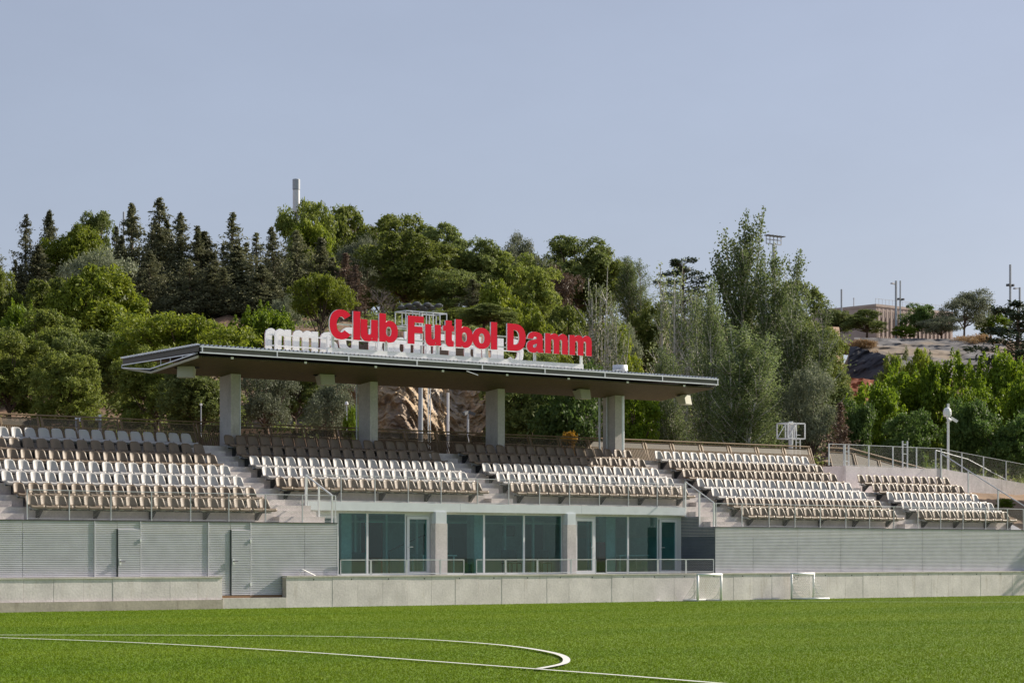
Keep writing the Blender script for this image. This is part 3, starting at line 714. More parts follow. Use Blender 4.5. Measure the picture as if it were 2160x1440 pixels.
for a, b in zip(FXs, FXs[1:]):
    y0, z0 = FB+.18, FZ0+.54
    pf_ = MB(); a2, b2 = a+.11, b-.09
    yt, zt = FT-.02, FZ1-.05
    for p, q in (((a2,y0,z0),(b2,y0,z0)),((a2,yt,zt),(b2,yt,zt)),((a2,y0,z0),(a2,yt,zt)),((b2,y0,z0),(b2,yt,zt))): pf_.bar(p,q,.03,.03)
    fr = pf_.build('panel_frame', M['fence_metal'], fe)
    link('perforated_sheet', MB().quad((a2,y0,z0),(b2,y0,z0),(b2,yt,zt),(a2,yt,zt)).mesh('perforated_sheet', M['fence_mesh']), fr, loc=(0,0,0))
    x = a+.0; k = int((b-a)/.085)
    for i in range(k):
        xx = a+(b-a)*(i+.5)/k
        if 31.5 < xx and nsl < 298 and xx < 57.5:
            o = link('slat', sl_me, fe); o.location = Vector((xx,0,0))-fe.location; nsl += 1
        else: rest.bar((xx,FB-.02,FZ0+.02),(xx,FB+.18,FZ0+.51),.05,.03)
rest.build('slat', M['fence_slat'], fe, kind='stuff')

# ------------------------------------------------------------------ canopy
XA, XB = 40.78, 65.0; YF, YB = 68.36, 73.6
cn = empty('canopy', (53,71.4,5.6), label='flat metal canopy with slatted ochre soffit carried on four concrete columns', cat='canopy')
ztop = lambda y: 8.83 - .12*(y-YF)/(YB-YF)
m = MB(); n = int((XB-XA)/.17)
prof = []
for i in range(n):
    x = XA+i*(XB-XA)/n; w = (XB-XA)/n
    prof += [(x,0),(x+w*.25,0),(x+w*.32,.045),(x+w*.55,.045),(x+w*.62,0)]
prof.append((XB,0))
for x, d in prof: m.v += [(x,YF-.06,ztop(YF)+d+.005),(x,YB,ztop(YB)+d+.005)]
for i in range(len(prof)-1): m.f.append((2*i,2*i+2,2*i+3,2*i+1))
m.build('roof_sheet', M['zinc'], cn)
MB().prism([(YF,ztop(YF)-.03),(YB,ztop(YB)-.03),(YB,ztop(YB)),(YF,ztop(YF))], XA+.01, XB-.01).build('roof_deck', M['gutter'], cn)
# front fascia: two rails, infill, uprights
MB().box(XA+.05,YF-.09,8.770,XB-.05,YF-.02,8.820).build('fascia_rail', M['zinc'], cn)
MB().box(XA+.05,YF-.09,8.570,XB-.05,YF-.03,8.610).build('fascia_rail', M['zinc'], cn)
MB().box(XA+.06,YF-.05,8.610,XB-.06,YF-.035,8.770).build('fascia_infill', M['gutter'], cn)
for i in range(9):
    x = XA+.1+i*(XB-XA-.22)/8; MB().box(x,YF-.092,8.611,x+.045,YF-.052,8.769).build('fascia_upright', M['zinc'], cn)
# end frames
for X, s in ((XA, 1), (XB-.04, -1)):
    m = MB(); a, b, c_ = (X,YF+.05,8.570), (X,YB-.02,8.490), (X,71.6,8.230); d_ = (X,YB-.02,8.390)
    for p, q in ((a,b),(a,c_),(c_,d_),(b,d_)): m.bar(p,q,.035,.035)
    for t in (.3,.55,.75):
        y = YF+.05+(71.6-YF)*t*1.0; z1 = 8.570-.08*(y-YF)/(YB-YF); z0 = 8.570-.34*(y-YF-.05)/(71.6-YF); m.bar((X,y,z0),(X,y,z1),.025,.025)
    m.build('end_frame', M['zinc'], cn)
    MB().prism([(YF,8.630),(YB,8.530),(YB,8.670),(YF,8.790)], X+(.03 if s>0 else -.0), X+(.05 if s>0 else .02)).build('end_fascia', M['gutter'], cn)
clip = MB()
for i in range(24):
    y = YF+.1+i*(YB-YF-.15)/23; clip.box(XA-.01,y,ztop(y)+.02,XA+.09,y+.13,ztop(y)+.075)
clip.build('sheet_clip', M['zinc'], cn, kind='stuff')
# soffit of slats running front to back, folded at y=71.65
fold = (71.65, 8.100); s0 = (YF+.12, 8.440); s1 = (YB-.03, 8.370)
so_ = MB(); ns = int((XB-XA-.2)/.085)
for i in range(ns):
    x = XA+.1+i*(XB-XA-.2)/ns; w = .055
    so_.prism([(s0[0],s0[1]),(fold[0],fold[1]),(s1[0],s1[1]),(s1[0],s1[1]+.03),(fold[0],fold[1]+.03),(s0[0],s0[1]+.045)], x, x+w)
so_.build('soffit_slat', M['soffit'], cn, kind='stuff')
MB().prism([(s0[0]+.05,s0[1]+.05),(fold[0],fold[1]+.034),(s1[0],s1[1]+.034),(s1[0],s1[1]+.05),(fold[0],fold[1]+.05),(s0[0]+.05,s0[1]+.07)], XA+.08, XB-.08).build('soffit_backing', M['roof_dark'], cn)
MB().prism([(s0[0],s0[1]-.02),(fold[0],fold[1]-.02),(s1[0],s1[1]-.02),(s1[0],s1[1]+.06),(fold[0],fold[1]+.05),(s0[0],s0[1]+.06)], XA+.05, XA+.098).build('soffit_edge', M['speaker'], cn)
for i in range(8):
    x = at(493+0*i,755,YF).x + i*(at(1447,805,YF).x-at(493,755,YF).x)/7
    MB().box(x-.05,s0[0]-.03,8.445,x+.05,s0[0]-.003,8.515).build('soffit_lamp', M['lamp'], cn)
MB().bar((at(985,778,YF-.05).x,YF-.02,8.520),(at(1010,786,YF).x,YF+.05,8.400),.03,.03).build('stay_rod', M['zinc'], cn)
# columns and pipes
for i in range(4):
    x = 43.71+6.03*i
    c = MB().box(x,71.0,5.585,x+.35,71.76,8.32).build('column', M['concrete_col'], cn)
    if i == 0: MB().tube([(x+.40,71.05,5.6),(x+.40,71.05,8.3)], .035, 8).build('drain_pipe', M['steel'], c)
    if i == 1: MB().tube([(x-.05,71.8,5.6),(x-.05,71.8,8.3)], .03, 8).build('drain_pipe', M['steel'], c)
    if i == 3:
        MB().tube([(x+.47,71.1,5.6),(x+.47,71.1,8.3)], .09, 10).build('drain_pipe', M['zinc'], c)
        MB().tube([(x-.05,71.45,5.6),(x-.05,71.45,8.3)], .03, 8).build('drain_pipe', M['steel'], c)
        MB().tube([(x-.05,71.9,5.6),(x-.05,71.9,8.3)], .05, 8).build('drain_pipe', M['steel'], c)
    for ch in c.children: ch.location = (0,0,0)
vx = at(1308,772,70.6).x
MB().lathe((vx,70.6,8.84),[(.3,-.05),(.3,.30),(.32,.3),(.32,.33),(.3,.33),(.3,.50),(.27,.52)],20).build('roof_vent', M['zinc'], cn, True)
for i, (px, py, lb) in enumerate(((394,781,'left end of the canopy'),(685,795,'first and second columns'),(1226,824,'third and fourth columns'),(1440,833,'right end of the canopy'))):
    p = at(px,py,70.2)
    e = empty('loudspeaker', (p.x,70.2,8.22), label=('beige box loudspeaker hanging under the '+lb) if i in (0,3) else 'beige box loudspeaker hanging under the canopy between '+lb, cat='loudspeaker', group='loudspeakers under the canopy')
    rz = (-.75,-.15,.1,.35)[i]
    e.rotation_euler = (R(-12),0,rz)
    link('cabinet', MB().prism([(-.2,-.40),(.10,-.34),(.2,.0),(-.2,0.0)],-.29,.29).mesh('cabinet', M['speaker']), e, loc=(0,0,0))
    link('grille', MB().box(-.27,-.215,-.38,.27,-.202,-.02).mesh('grille', M['speaker']), e, loc=(0,0,0))
    link('bracket', MB().box(-.45,-.02,-.02,.45,.04,.02).box(-.03,-.02,0,.03,.04,.16).mesh('bracket', M['black']), e, loc=(0,0,0))

# ------------------------------------------------------------------ roof letters
def arc(cx, cy, rx, ry, a0, a1, n=14, p=2.3):
    out = []
    for i in range(n+1):
        t = R(a0+(a1-a0)*i/n); c, s = math.cos(t), math.sin(t)
        out.append((cx+rx*math.copysign(abs(c)**(2/p),c), cy+ry*math.copysign(abs(s)**(2/p),s)))
    return out
S = .27; XH = .74
def g_l(): return .28, [[(0,0),(.28,0),(.28,1),(0,1)]]
def g_F(): return .70, [[(0,0),(.28,0),(.28,.40),(.64,.40),(.64,.62),(.28,.62),(.28,.78),(.70,.78),(.70,1),(0,1)]]
def g_D():
    return .87, [[(0,0),(.36,0)]+arc(.36,.5,.51,.5,-90,90)+[(0,1)], [(.28,.22),(.28,.78)]+arc(.36,.5,.22,.28,90,-90)]
def g_o(): return .83, [arc(.415,.37,.415,.385,0,359,28,2.2), arc(.415,.37,.145,.20,0,-359,24,2.2)]
def g_C():
    return .95, [arc(.48,.5,.48,.52,38,322,34,2.3)+arc(.48,.5,.20,.29,-44,-316,26,2.2)]
def g_u():
    return .73, [[(0,XH),(0,.26)]+arc(.27,.25,.27,.27,180,270,8)+arc(.36,.18,.15,.2,-90,-25,5)+[(.475,.09),(.475,0),(.73,0),(.73,XH),(.46,XH),(.46,.34)]+arc(.365,.30,.095,.10,0,-180,10)+[(.27,XH)]]
def g_b():
    return .80, [[(0,0),(.26,0),(.26,.07)]+arc(.44,.37,.36,.385,-100,100,24,2.2)+[(.27,.67),(.27,1),(0,1)], arc(.405,.37,.135,.19,0,-359,24,2.2)]
def g_t():
    return .47, [[(.11,XH),(0,XH),(0,.56),(.11,.56),(.11,.2)]+arc(.30,.18,.19,.19,180,270,6)+[(.47,0),(.47,.19),(.42,.19),(.38,.22),(.38,.56),(.47,.56),(.47,XH),(.38,XH),(.38,.93),(.11,.93)]]
def g_a():
    o = [(.79,0),(.53,0),(.505,.075),(.42,.0),(.28,-.02),(.13,.005),(.03,.09),(0,.21),(.03,.33),(.12,.41),(.27,.45),(.42,.475),(.495,.51),(.49,.56),(.44,.595),(.37,.60),(.31,.57),(.285,.51),(.035,.51),(.07,.62),(.15,.71),(.27,.75),(.42,.76),(.58,.74),(.70,.68),(.75,.58),(.755,.14)]
    return .79, [o, [(.49,.36),(.43,.32),(.35,.30),(.28,.265),(.265,.205),(.30,.16),(.37,.15),(.45,.19),(.49,.27)]]
def g_m():
    return 1.10, [[(0,0),(.26,0),(.26,.46),(.29,.53),(.345,.555),(.395,.53),(.42,.46),(.42,0),(.68,0),(.68,.46),(.71,.53),(.765,.555),(.815,.53),(.84,.46),(.84,0),(1.10,0),(1.10,.54),(1.06,.67),(.96,.74),(.84,.76),(.73,.72),(.655,.64),(.60,.71),(.49,.755),(.38,.745),(.29,.70),(.245,.64),(.245,XH),(0,XH)]]
GL = {'C':g_C,'l':g_l,'u':g_u,'b':g_b,'F':g_F,'t':g_t,'o':g_o,'D':g_D,'a':g_a,'m':g_m}
def glyph_mesh(ch, wid, depth, off, material, grow=.009):
    w, cs = GL[ch](); k = wid/w
    cu = bpy.data.curves.new('glyph', 'CURVE'); cu.dimensions = '2D'; cu.fill_mode = 'BOTH'; cu.extrude = depth/2; cu.offset = grow
    for c in cs:
        sp = cu.splines.new('POLY'); sp.points.add(len(c)-1); sp.use_cyclic_u = True
        for p, (x, y) in zip(sp.points, c): p.co = (x*k, y, 0, 1)
    o = bpy.data.objects.new('glyph', cu); COL.objects.link(o)
    dg = bpy.context.evaluated_depsgraph_get(); me = bpy.data.meshes.new_from_object(o.evaluated_get(dg))
    bpy.data.objects.remove(o); bpy.data.curves.remove(cu)
    me.transform(Matrix.Rotation(R(90),4,'X')); me.transform(Matrix.Translation((0,off,0)))
    me.materials.clear(); me.materials.append(material); me.name = 'letter'; return me
TXT = 'ClubFutbolDamm'
LX = [46.5,47.45,47.52,47.8,47.84,48.57,48.66,49.46,49.93,50.63,50.72,51.41,51.54,52.01,52.12,52.9,52.91,53.74,53.78,54.05,54.56,55.43,55.51,56.3,56.41,57.51,57.62,58.72]
LX = [x*68.6/68.9 for x in LX]
X0S, X1S = LX[0], LX[-1]; MID = (X0S+X1S)/2
def sign(label, y, rot, zb):
    e = empty('letter_sign', (MID, y, zb), label=label, cat='sign', group='red letter signs on the canopy roof'); e.rotation_euler = (0,0,rot)
    for i, ch in enumerate(TXT):
        a, b = LX[2*i], LX[2*i+1]
        body = link('letter', glyph_mesh(ch, b-a, .06, 0, M['letter_white'], .012), e, loc=(a-MID,0,0))
        link('letter_face', glyph_mesh(ch, b-a, .012, -.038, M['red']), body, loc=(0,0,0))
    hw = (X1S-X0S)/2
    zr = 8.855-zb
    for nm, mb in (('frame_rail', MB().box(-hw+.1,.08,.50,hw-.1,.13,.545)), ('frame_rail', MB().box(-hw+.1,.08,.10,hw-.1,.13,.145)), ('base_beam', MB().box(-hw+.0,.08,zr+.06,hw-.3,.2,zr+.24))):
        link(nm, mb.mesh(nm, M['letter_white']), e, loc=(0,0,0))
    for k in range(6):
        x = -hw+.25+k*(2*hw-.6)/5
        link('frame_post', MB().box(x-.05,.131,zr-.02,x+.05,.20,.62).mesh('frame_post', M['letter_white']), e, loc=(0,0,0))
sign('red Club Futbol Damm letters facing the pitch on the canopy front', 68.6, 0, 9.42)
sign('Club Futbol Damm letters seen from behind with plain white backs', 72.8, math.pi, 9.33)
# ------------------------------------------------------------------ mini goals
def mini_goal(px0, px1, y, back, label):
    x0, x1 = at(px0,1,y).x, at(px1,1,y).x
    e = empty('mini_goal', (x0,y,0), label=label, cat='football goal', group='mini goals by the parapet wall')
    h = 1.0; w = x1-x0; t = .045
    for x in (0, w): link('post', MB().tube([(x,0,0),(x,0,h)], t, 10).mesh('post', M['white_metal'], True), e, loc=(0,0,0))
    link('crossbar', MB().tube([(-t,0,h),(w+t,0,h)], t, 10).mesh('crossbar', M['white_metal'], True), e, loc=(0,0,0))
    for x in (0, w): link('ground_bar', MB().tube([(x,0,.04),(x,back,.04)], .035, 8).mesh('ground_bar', M['white_metal'], True), e, loc=(0,0,0))
    link('rear_bar', MB().tube([(0,back,.04),(w,back,.04)], .035, 8).mesh('rear_bar', M['white_metal'], True), e, loc=(0,0,0))
    m = MB()
    for i in range(13):                                   # sloping back net with a little sag
        x = w*i/12; m.tube([(x,.0,h-.02),(x,back*.42,h*.50),(x,back,.05)], .006, 3, False)
    for j in range(1,11):
        t_ = j/11; y_ = back*(.42*t_*2 if t_<.5 else .42+.58*(t_-.5)*2); z_ = h*(1-t_) if t_ else h
        m.tube([(0,y_,z_),(w,y_,z_)], .005, 3, False)
    for x in (0, w):
        for i in range(1,8):
            t_ = i/8; m.tube([(x,back*t_,.05),(x,0,h*(1-.0)-h*t_*.0-.05 if i<1 else h*(1-t_)+.0)], .006, 3, False)
            m.tube([(x,0,h*t_),(x,back*(1-t_)*.95,h*t_)], .005, 3, False)
    link('net', m.mesh('net', M['net']), e, loc=(0,0,0), kind='stuff')
    return e
g1 = mini_goal(1472, 1521, 63.75, .8, 'small white football goal with its net towards the wall, nearer the glazed room')
g2 = mini_goal(1670, 1716, 64.35, -.85, 'small white football goal with its net towards the pitch, farther right')
link('net_hook', MB().tube([(.22+.1*math.cos(a*.45),-.03,.88-.09*math.sin(a*.45)) for a in range(8)], .014, 5).mesh('net_hook', M['dark_steel']), g2, loc=(0,0,0))

# ------------------------------------------------------------------ right end: ramp, bank, rails, pole
rw = empty('ramp_wall', (83,70.04,4.5), label='pale concrete ramp wall sloping down behind the earth bank', cat='wall')
for a, b in ((80.6,82.5),(82.5,84.6),(84.6,86.7),(86.7,89),(89,92)):
    m = MB(); za, zb = 5.6-.098*(a-80.56), 5.6-.098*(b-80.56); n = 0
    m.v = [(a+.006,70.04,4.0),(b-.006,70.04,4.0),(b-.006,70.04,zb),(a+.006,70.04,za),(a+.006,70.3,4.0),(b-.006,70.3,4.0),(b-.006,70.3,zb),(a+.006,70.3,za)]
    m.f = [(0,1,2,3),(5,4,7,6),(3,2,6,7),(4,5,1,0),(1,5,6,2),(4,0,3,7)]; m.build('concrete_panel', M['concrete'], rw)
mb = MB(); rgb = random.Random(4); nx_, ny_ = 40, 24
for i in range(nx_+1):
    for j in range(ny_+1):
        x = 80.17+i*.32; y = 65.05+j*.21; t = j/ny_
        mb.v.append((x, y, 2.72+ (4.60-2.72)*(t**.9) - .01*(x-80) + .10*math.sin(x*2.1+y*3)*t*(1-t)*2 + rgb.uniform(-.03,.03)))
for i in range(nx_):
    for j in range(ny_):
        a = i*(ny_+1)+j; mb.f.append((a,a+ny_+1,a+ny_+2,a+1))
mb.build('earth_bank', M['soil'], kind='structure', smooth=True)
pz = 5.6
railing('platform_railing', [73.25,74.25,75.75,77.3,78.85,80.5], 70.12, pz, .93, 'steel mesh railing on the platform wall behind the rightmost block', pw=.05, group='wire mesh railings')
railing('platform_railing', [80.6,82.0,83.5,85.1,86.8,88.6], 70.2, pz, .93, 'steel mesh railing sloping down along the ramp wall', pw=.05, slope=lambda x: -.098*(x-80.56))
handrail([(80.4,70.35,6.45),(82.6,70.35,6.1),(85.2,70.35,5.25)], [(80.4,70.35,5.6,6.45),(85.2,70.35,4.6,5.25)], 'double steel handrail running down the ramp beside the lamp pole', .02, 'steel')
f2 = empty('ramp_fence', (78,72.2,5), label='bronze panel fence stepping down beside the ramp behind the lamp pole', cat='fence')
sl2 = lambda x: -.16*max(0,x-77.0)
xs2 = [75.5+1.65*i for i in range(9)]
for a, b in zip(xs2, xs2[1:]):
    za, zb = sl2(a), sl2(b); m = MB()
    for p, q in (((a+.06,FB+.1,5.6+za),(b-.06,FB+.1,5.6+zb)),((a+.06,FT,6.32+za),(b-.06,FT,6.32+zb)),((a+.06,FB,5.4+za),(a+.06,FT,6.32+za)),((b-.06,FB,5.4+zb),(b-.06,FT,6.32+zb))): m.bar(p,q,.04,.04)
    fr = m.build('panel_frame', M['fence_metal'], f2)
    link('perforated_sheet', MB().quad((a+.06,FB+.1,5.6+za),(b-.06,FB+.1,5.6+zb),(b-.06,FT,6.3+zb),(a+.06,FT,6.3+za)).mesh('perforated_sheet', M['fence_mesh']), fr, loc=(0,0,0))
MB().tube([(75.4,FT,6.5),(77.0,FT,6.5),(88.7,FT,6.5-.16*11.7)], .03, 8).build('handrail', M['fence_metal'], f2)
p = at(2000,960,71.0)
lp = empty('camera_pole', (p.x,71.0,4.8), label='white pole with a domed camera head beside the ramp', cat='camera pole')
for nm, mb_, mt_ in (('pole', MB().tube([(0,0,0),(0,0,3.85)], .055, 10), 'white_metal'),
    ('dome_head', MB().lathe((-.12,-.05,3.25),[(.03,-.02),(.16,.0),(.19,.1),(.19,.24),(.15,.36),(.06,.42)],14), 'white_metal'),
    ('camera', MB().bar((.08,-.1,3.2),(.27,-.32,3.02),.13,.13), 'white_metal'), ('camera', MB().bar((-.12,-.05,3.24),(-.16,-.28,3.04),.11,.11), 'white_metal'), ('arm', MB().bar((-.12,0,3.4),(.12,0,3.4),.05,.05), 'steel')):
    link(nm, mb_.mesh(nm, M[mt_]), lp, loc=(0,0,0))
def ladder(px, y, z0, h, w, label):
    p = at(px,950,y); e = empty('steel_ladder', (p.x,y,z0), label=label, cat='ladder', group='steel ladders at the platform')
    for s in (-1,1): link('rail', MB().bar((s*w/2,0,0),(s*w/2,0,h),.05,.05).mesh('rail', M['steel']), e, loc=(0,0,0))
    k = .25
    while k < h-.1: link('rung', MB().bar((-w/2,0,k),(w/2,0,k),.035,.035).mesh('rung', M['steel']), e, loc=(0,0,0)); k += .42
ladder(1909, 70.9, 5.6, 1.25, .32, 'short steel ladder standing behind the platform railing'); ladder(1785, 70.9, 5.6, .95, .3, 'low steel ladder at the left end of the platform railing')

# ------------------------------------------------------------------ hillside
PXC = [-900, 0, 330, 600, 735, 765, 1030, 1065, 1400, 1700, 1775, 1800, 2060, 2300, 3000]
L_ = [(70,5.0),(104,5.2),(120,7.6),(150,11.5),(185,18.5),(200,22.2),(215,23.0),(300,25),(420,22),(800,22)]
C_ = [(70,5.0),(112,5.2),(126,5.6),(130,5.8),(133,14.5),(150,16),(200,21.5),(230,25),(320,25.5),(800,22)]
M_ = [(70,5.0),(112,5.2),(130,5.6),(150,8),(190,15),(220,22),(235,25),(330,25),(800,22)]
R_ = [(70,4.8),(112,4.8),(140,5.5),(180,8),(230,12),(268,15),(284,19),(299,24.5),(306,29.2),(312,30.2),(320,30.6),(420,30.8),(800,28)]
PRO = [L_, L_, L_, L_, L_, C_, C_, M_, M_, M_, M_, R_, R_, R_, R_]
ZG = np.array([70,74,78,82,86,90,95,100,105,110,115,120,124,127,129.5,130.5,131.5,132.5,133.5,136,140,145,150,156,162,168,174,180,186,192,198,204,210,216,222,230,238,246,254,262,268,272,275,278,281,284,288,292,297,302,307,312,318,326,340,360,390,430,500,600,800.0])
ZT_ = np.array([np.interp(ZG, [a for a,b in P], [b for a,b in P]) for P in PRO])
def hz_(px, z):
    col = np.array([np.interp(z, ZG, ZT_[k]) for k in range(len(PXC))]); return float(np.interp(px, PXC, col))
def terrain():
    rg = np.random.default_rng(11)
    pxs = np.arange(-900, 3001, 30.0); H = np.array([[np.interp(p, PXC, ZT_[:,j]) for j in range(len(ZG))] for p in pxs])
    H += rg.normal(0, 1, H.shape)*np.clip((ZG-112)/60,0,1)*.14
    u = (pxs-1080)/FPX; zmin = 72.9/(CS-u*SN)
    n, m_ = len(pxs), len(ZG); V = np.zeros((n,m_,3))
    for i in range(n):
        zz = np.maximum(ZG, zmin[i] + (ZG-70)*.02); r = u[i]*zz
        V[i,:,0] = zz*SN+r*CS; V[i,:,1] = zz*CS-r*SN; V[i,:,2] = H[i]
    me = MB(); me.v = [tuple(v) for v in V.reshape(-1,3)]
    me.f = [(i*m_+j, (i+1)*m_+j, (i+1)*m_+j+1, i*m_+j+1) for i in range(n-1) for j in range(m_-1)]
    me.build('hillside', M['hill'], kind='structure', smooth=True)
terrain()
def patch(name, pts_px, z_of, mat_, n=22, rough=.6, label=None, cat=None, kind=None, seed=1, fine=1.0):
    """rocky face filling a four cornered area; z_of(s,t) gives depth along the view axis, s across, t upwards"""
    rg = np.random.default_rng(seed); m = MB(); (ax,ay),(bx,by),(cx,cy),(dx,dy) = pts_px   # bottom-left, bottom-right, top-right, top-left
    nn = n
    for i in range(nn+1):
        for j in range(nn+1):
            s, t = i/nn, j/nn
            px = (ax*(1-s)+bx*s)*(1-t)+(dx*(1-s)+cx*s)*t; py = (ay*(1-s)+by*s)*(1-t)+(dy*(1-s)+cy*s)*t
            p = far(px, py, z_of(s,t)); q = Vector((p.x*.38+p.y*.2+seed*7, p.y*.38, p.z*.16))*fine
            d = (mnoise.ridged_multi_fractal(q, 1.0, 2.1, 5, 1.0, 2.0)-1.1)*1.6 + mnoise.fractal(q*4.0, 1.0, 2.0, 4)*.5
            d *= rough
            m.v.append(tuple(p + Vector((-SN*d, -CS*d, 0)) + Vector((0,0,mnoise.noise(q*6)*.25*rough))))
    for i in range(nn):
        for j in range(nn):
            a = i*(nn+1)+j; m.f.append((a,a+nn+1,a+nn+2,a+1))
    return m.build(name, mat_, kind=kind, label=label, cat=cat, smooth=True)
patch('rock_cliff', [(690,925),(1075,925),(1060,765),(690,745)], lambda s,t: 122+3.5*t+7*s+1.2*math.sin(s*11), M['rock'], 150, .62, 'weathered brown and ochre rock cliff seen under the canopy', 'cliff', fine=2.1)
patch('slate_cliff', [(1772,835),(1900,850),(1872,750),(1795,728)], lambda s,t: 262+14*t-9*s, M['dark_cliff'], 50, .5, 'dark slate grey cliff face below the terrace', 'cliff', seed=3)
patch('earth_scar', [(1762,870),(1850,880),(1845,800),(1772,795)], lambda s,t: 250+8*t, M['red_earth'], 30, .5, 'rust red earth scar at the foot of the dark cliff', 'earth scar', seed=5)
patch('graded_slope', [(1850,800),(2130,790),(2120,716),(1800,712)], lambda s,t: 271+33*t, M['graded'], 60, .45, 'smooth grey graded slope below the terrace trees', 'slope', seed=8)

# ------------------------------------------------------------------ foliage generators (real size, base at the origin)
def rot_basis(nrm, rg):
    n = nrm/np.maximum(np.linalg.norm(nrm,axis=1,keepdims=True),1e-6); a = rg.normal(0,1,nrm.shape); a -= n*(a*n).sum(1,keepdims=True); a /= np.maximum(np.linalg.norm(a,axis=1,keepdims=True),1e-6)
    return a, np.cross(n, a)
def leaves(c, nrm, la, lb, rg):
    """one pointed leaf (quad) per centre"""
    a, b = rot_basis(nrm, rg); n = len(c); s = rg.uniform(.65,1.35,(n,1)); v = np.empty((n,4,3))
    v[:,0] = c-a*la*s; v[:,1] = c-b*lb*s; v[:,2] = c+a*la*s; v[:,3] = c+b*lb*s
    return v
def make_crown(name, parts, material, rg):
    v = np.concatenate(parts); n = len(v); k = rg.random(n)
    # colour varies clump by clump as well as leaf by leaf
    cl = np.floor(v[:,0]*1.6); h = np.abs(np.sin(cl[:,0]*12.9898+cl[:,1]*78.233+cl[:,2]*37.719)*43758.5453)%1
    return fast_mesh(name, v.reshape(-1,3), np.arange(n*4).reshape(n,4), .55*k+.45*h, material)
def unit(rg, n):
    d = rg.normal(0,1,(n,3)); return d/np.linalg.norm(d,axis=1,keepdims=True)
def lobed(seed, H, Rr, z0, material, nl=26, tufts=34, per=12, leaf=(.13,.05), lobe=(.8,1.5), flat=.75, umbrella=.0, tree_trunk='trunk', low=-.8, shoots=0, tuft=.26):
    rg = np.random.default_rng(seed); cs = []; zc = (z0+H)/2; hz2 = (H-z0)/2
    while len(cs) < nl:
        d = unit(rg,1)[0]
        if d[2] < low+umbrella: continue
        k = rg.uniform(.62,.9) if rg.random() < .72 else rg.uniform(.15,.62); r = rg.uniform(*lobe); p = np.array([d[0]*Rr*k, d[1]*Rr*k, zc+d[2]*hz2*k*1.02])
        p[2] = min(p[2], H-r*flat*.95); cs.append((p, r*(1-.25*max(0,d[2]))))
    P = []; 
    for p, r in cs:
        d = unit(rg, tufts); d[:,2] = np.abs(d[:,2])*np.where(rg.random(tufts)<.78,1,-.55)
        tc = p + d*np.array([r,r,r*flat])*rg.uniform(.84,1.06,(tufts,1))
        c = np.repeat(tc, per, 0) + rg.normal(0,1,(tufts*per,3))*tuft*np.array([.55,.55,.42]); nr = np.repeat(d,per,0)*.7+rg.normal(0,.75,(tufts*per,3))+np.array([0,0,.25])
        P.append(leaves(c, nr, *leaf, rg))
    for _ in range(shoots):
        a = rg.uniform(0,6.28); q = Rr*math.sqrt(rg.random())*.95; hh = rg.uniform(.6,1.5); k = int(46*hh)
        zt_ = zc+hz2*math.sqrt(max(0,1-(q/Rr)**2))*.8; u_ = rg.random(k); w_ = .22*(1-u_)+.05
        c = np.stack([math.cos(a)*q+rg.normal(0,1,k)*w_, math.sin(a)*q+rg.normal(0,1,k)*w_, zt_+u_*hh],1)
        P.append(leaves(c, rg.normal(0,1,(k,3))+np.array([0,0,.4]), *leaf, rg))
    t = MB(); th = H*.5
    lean = rg.normal(0,.25,2); base = [(0,0,-.8),(lean[0]*.3,lean[1]*.3,th*.5),(lean[0],lean[1],th)]
    t.tube(base, .035*H*.55+.04, 7, True, .02*H*.5)
    for p, r in cs[::2]:
        a = rg.uniform(.35,.95); st = Vector((lean[0]*a,lean[1]*a,th*a)); e_ = Vector(p); md = st.lerp(e_,.5)+Vector((0,0,-.15))
        t.tube([st,md,e_], .06+.004*H, 5, False, .025)
    return make_crown(name_of(seed,'crown'), P, material, rg), t.mesh('trunk', M[tree_trunk])
def name_of(seed, s): return s
def conic(seed, H, Rr, material, nb=250, per=34, droop=.35, leaf=(.12,.045), spire=1.0, sparse=0.0, tree_trunk='trunk', z0=.04):
    rg = np.random.default_rng(seed); P = []; t = MB(); t.tube([(0,0,-1),(0,0,H*.6),(0,0,H*.99)], .018*H+.03, 6, True, .015)
    heads = [(0.0,0.0,1.0,1.0)]
    for _ in range(int(rg.integers(1,4))):
        a = rg.uniform(0,6.28); q = Rr*rg.uniform(.25,.55); heads.append((math.cos(a)*q, math.sin(a)*q, rg.uniform(.5,.86), rg.uniform(.45,.7)))
    for hx, hy, hh, wd in heads:
        nbh = int(nb*(1 if hh == 1 else .5)); Hh = H*hh; gap = rg.uniform(.2,.8)
        for i in range(nbh):
            f = z0+(1-z0)*(i/nbh)**.9; z = Hh*f; az = rg.uniform(0,2*math.pi)
            ln = Rr*wd*((1-f)**.95*1.08+.035)*rg.uniform(.35,1.25)
            if rg.random() < sparse or (abs(f-gap) < .05 and rg.random() < .6): continue
            k = max(8, int(per*(.35+ln/Rr))); s = rg.random(k)**.62
            dr = droop*rg.uniform(.2,1.5); x = s*ln; zz = z + x*(.34-dr) + (x/ln)**3*ln*.25
            w = .045+.05*min(1,ln)+.16*ln*(s*(1.15-s))*1.6
            c = np.stack([hx+np.cos(az)*x, hy+np.sin(az)*x, zz],1) + rg.normal(0,1,(k,3))*np.stack([w,w,w*.6],1)
            nr = rg.normal(0,.8,(k,3))+np.array([math.cos(az)*.5,math.sin(az)*.5,.45])
            P.append(leaves(c, nr, *leaf, rg))
            if ln > .5 and i % 3 == 0: t.tube([(hx,hy,z),(hx+math.cos(az)*ln*.8,hy+math.sin(az)*ln*.8,z+ln*.8*(.34-dr))], .02, 4, False, .008)
        if hh < 1: t.tube([(0,0,0),(hx,hy,Hh*.3),(hx,hy,Hh*.97)], .06, 5, False, .012)
    return make_crown('crown', P, material, rg), t.mesh('trunk', M[tree_trunk])
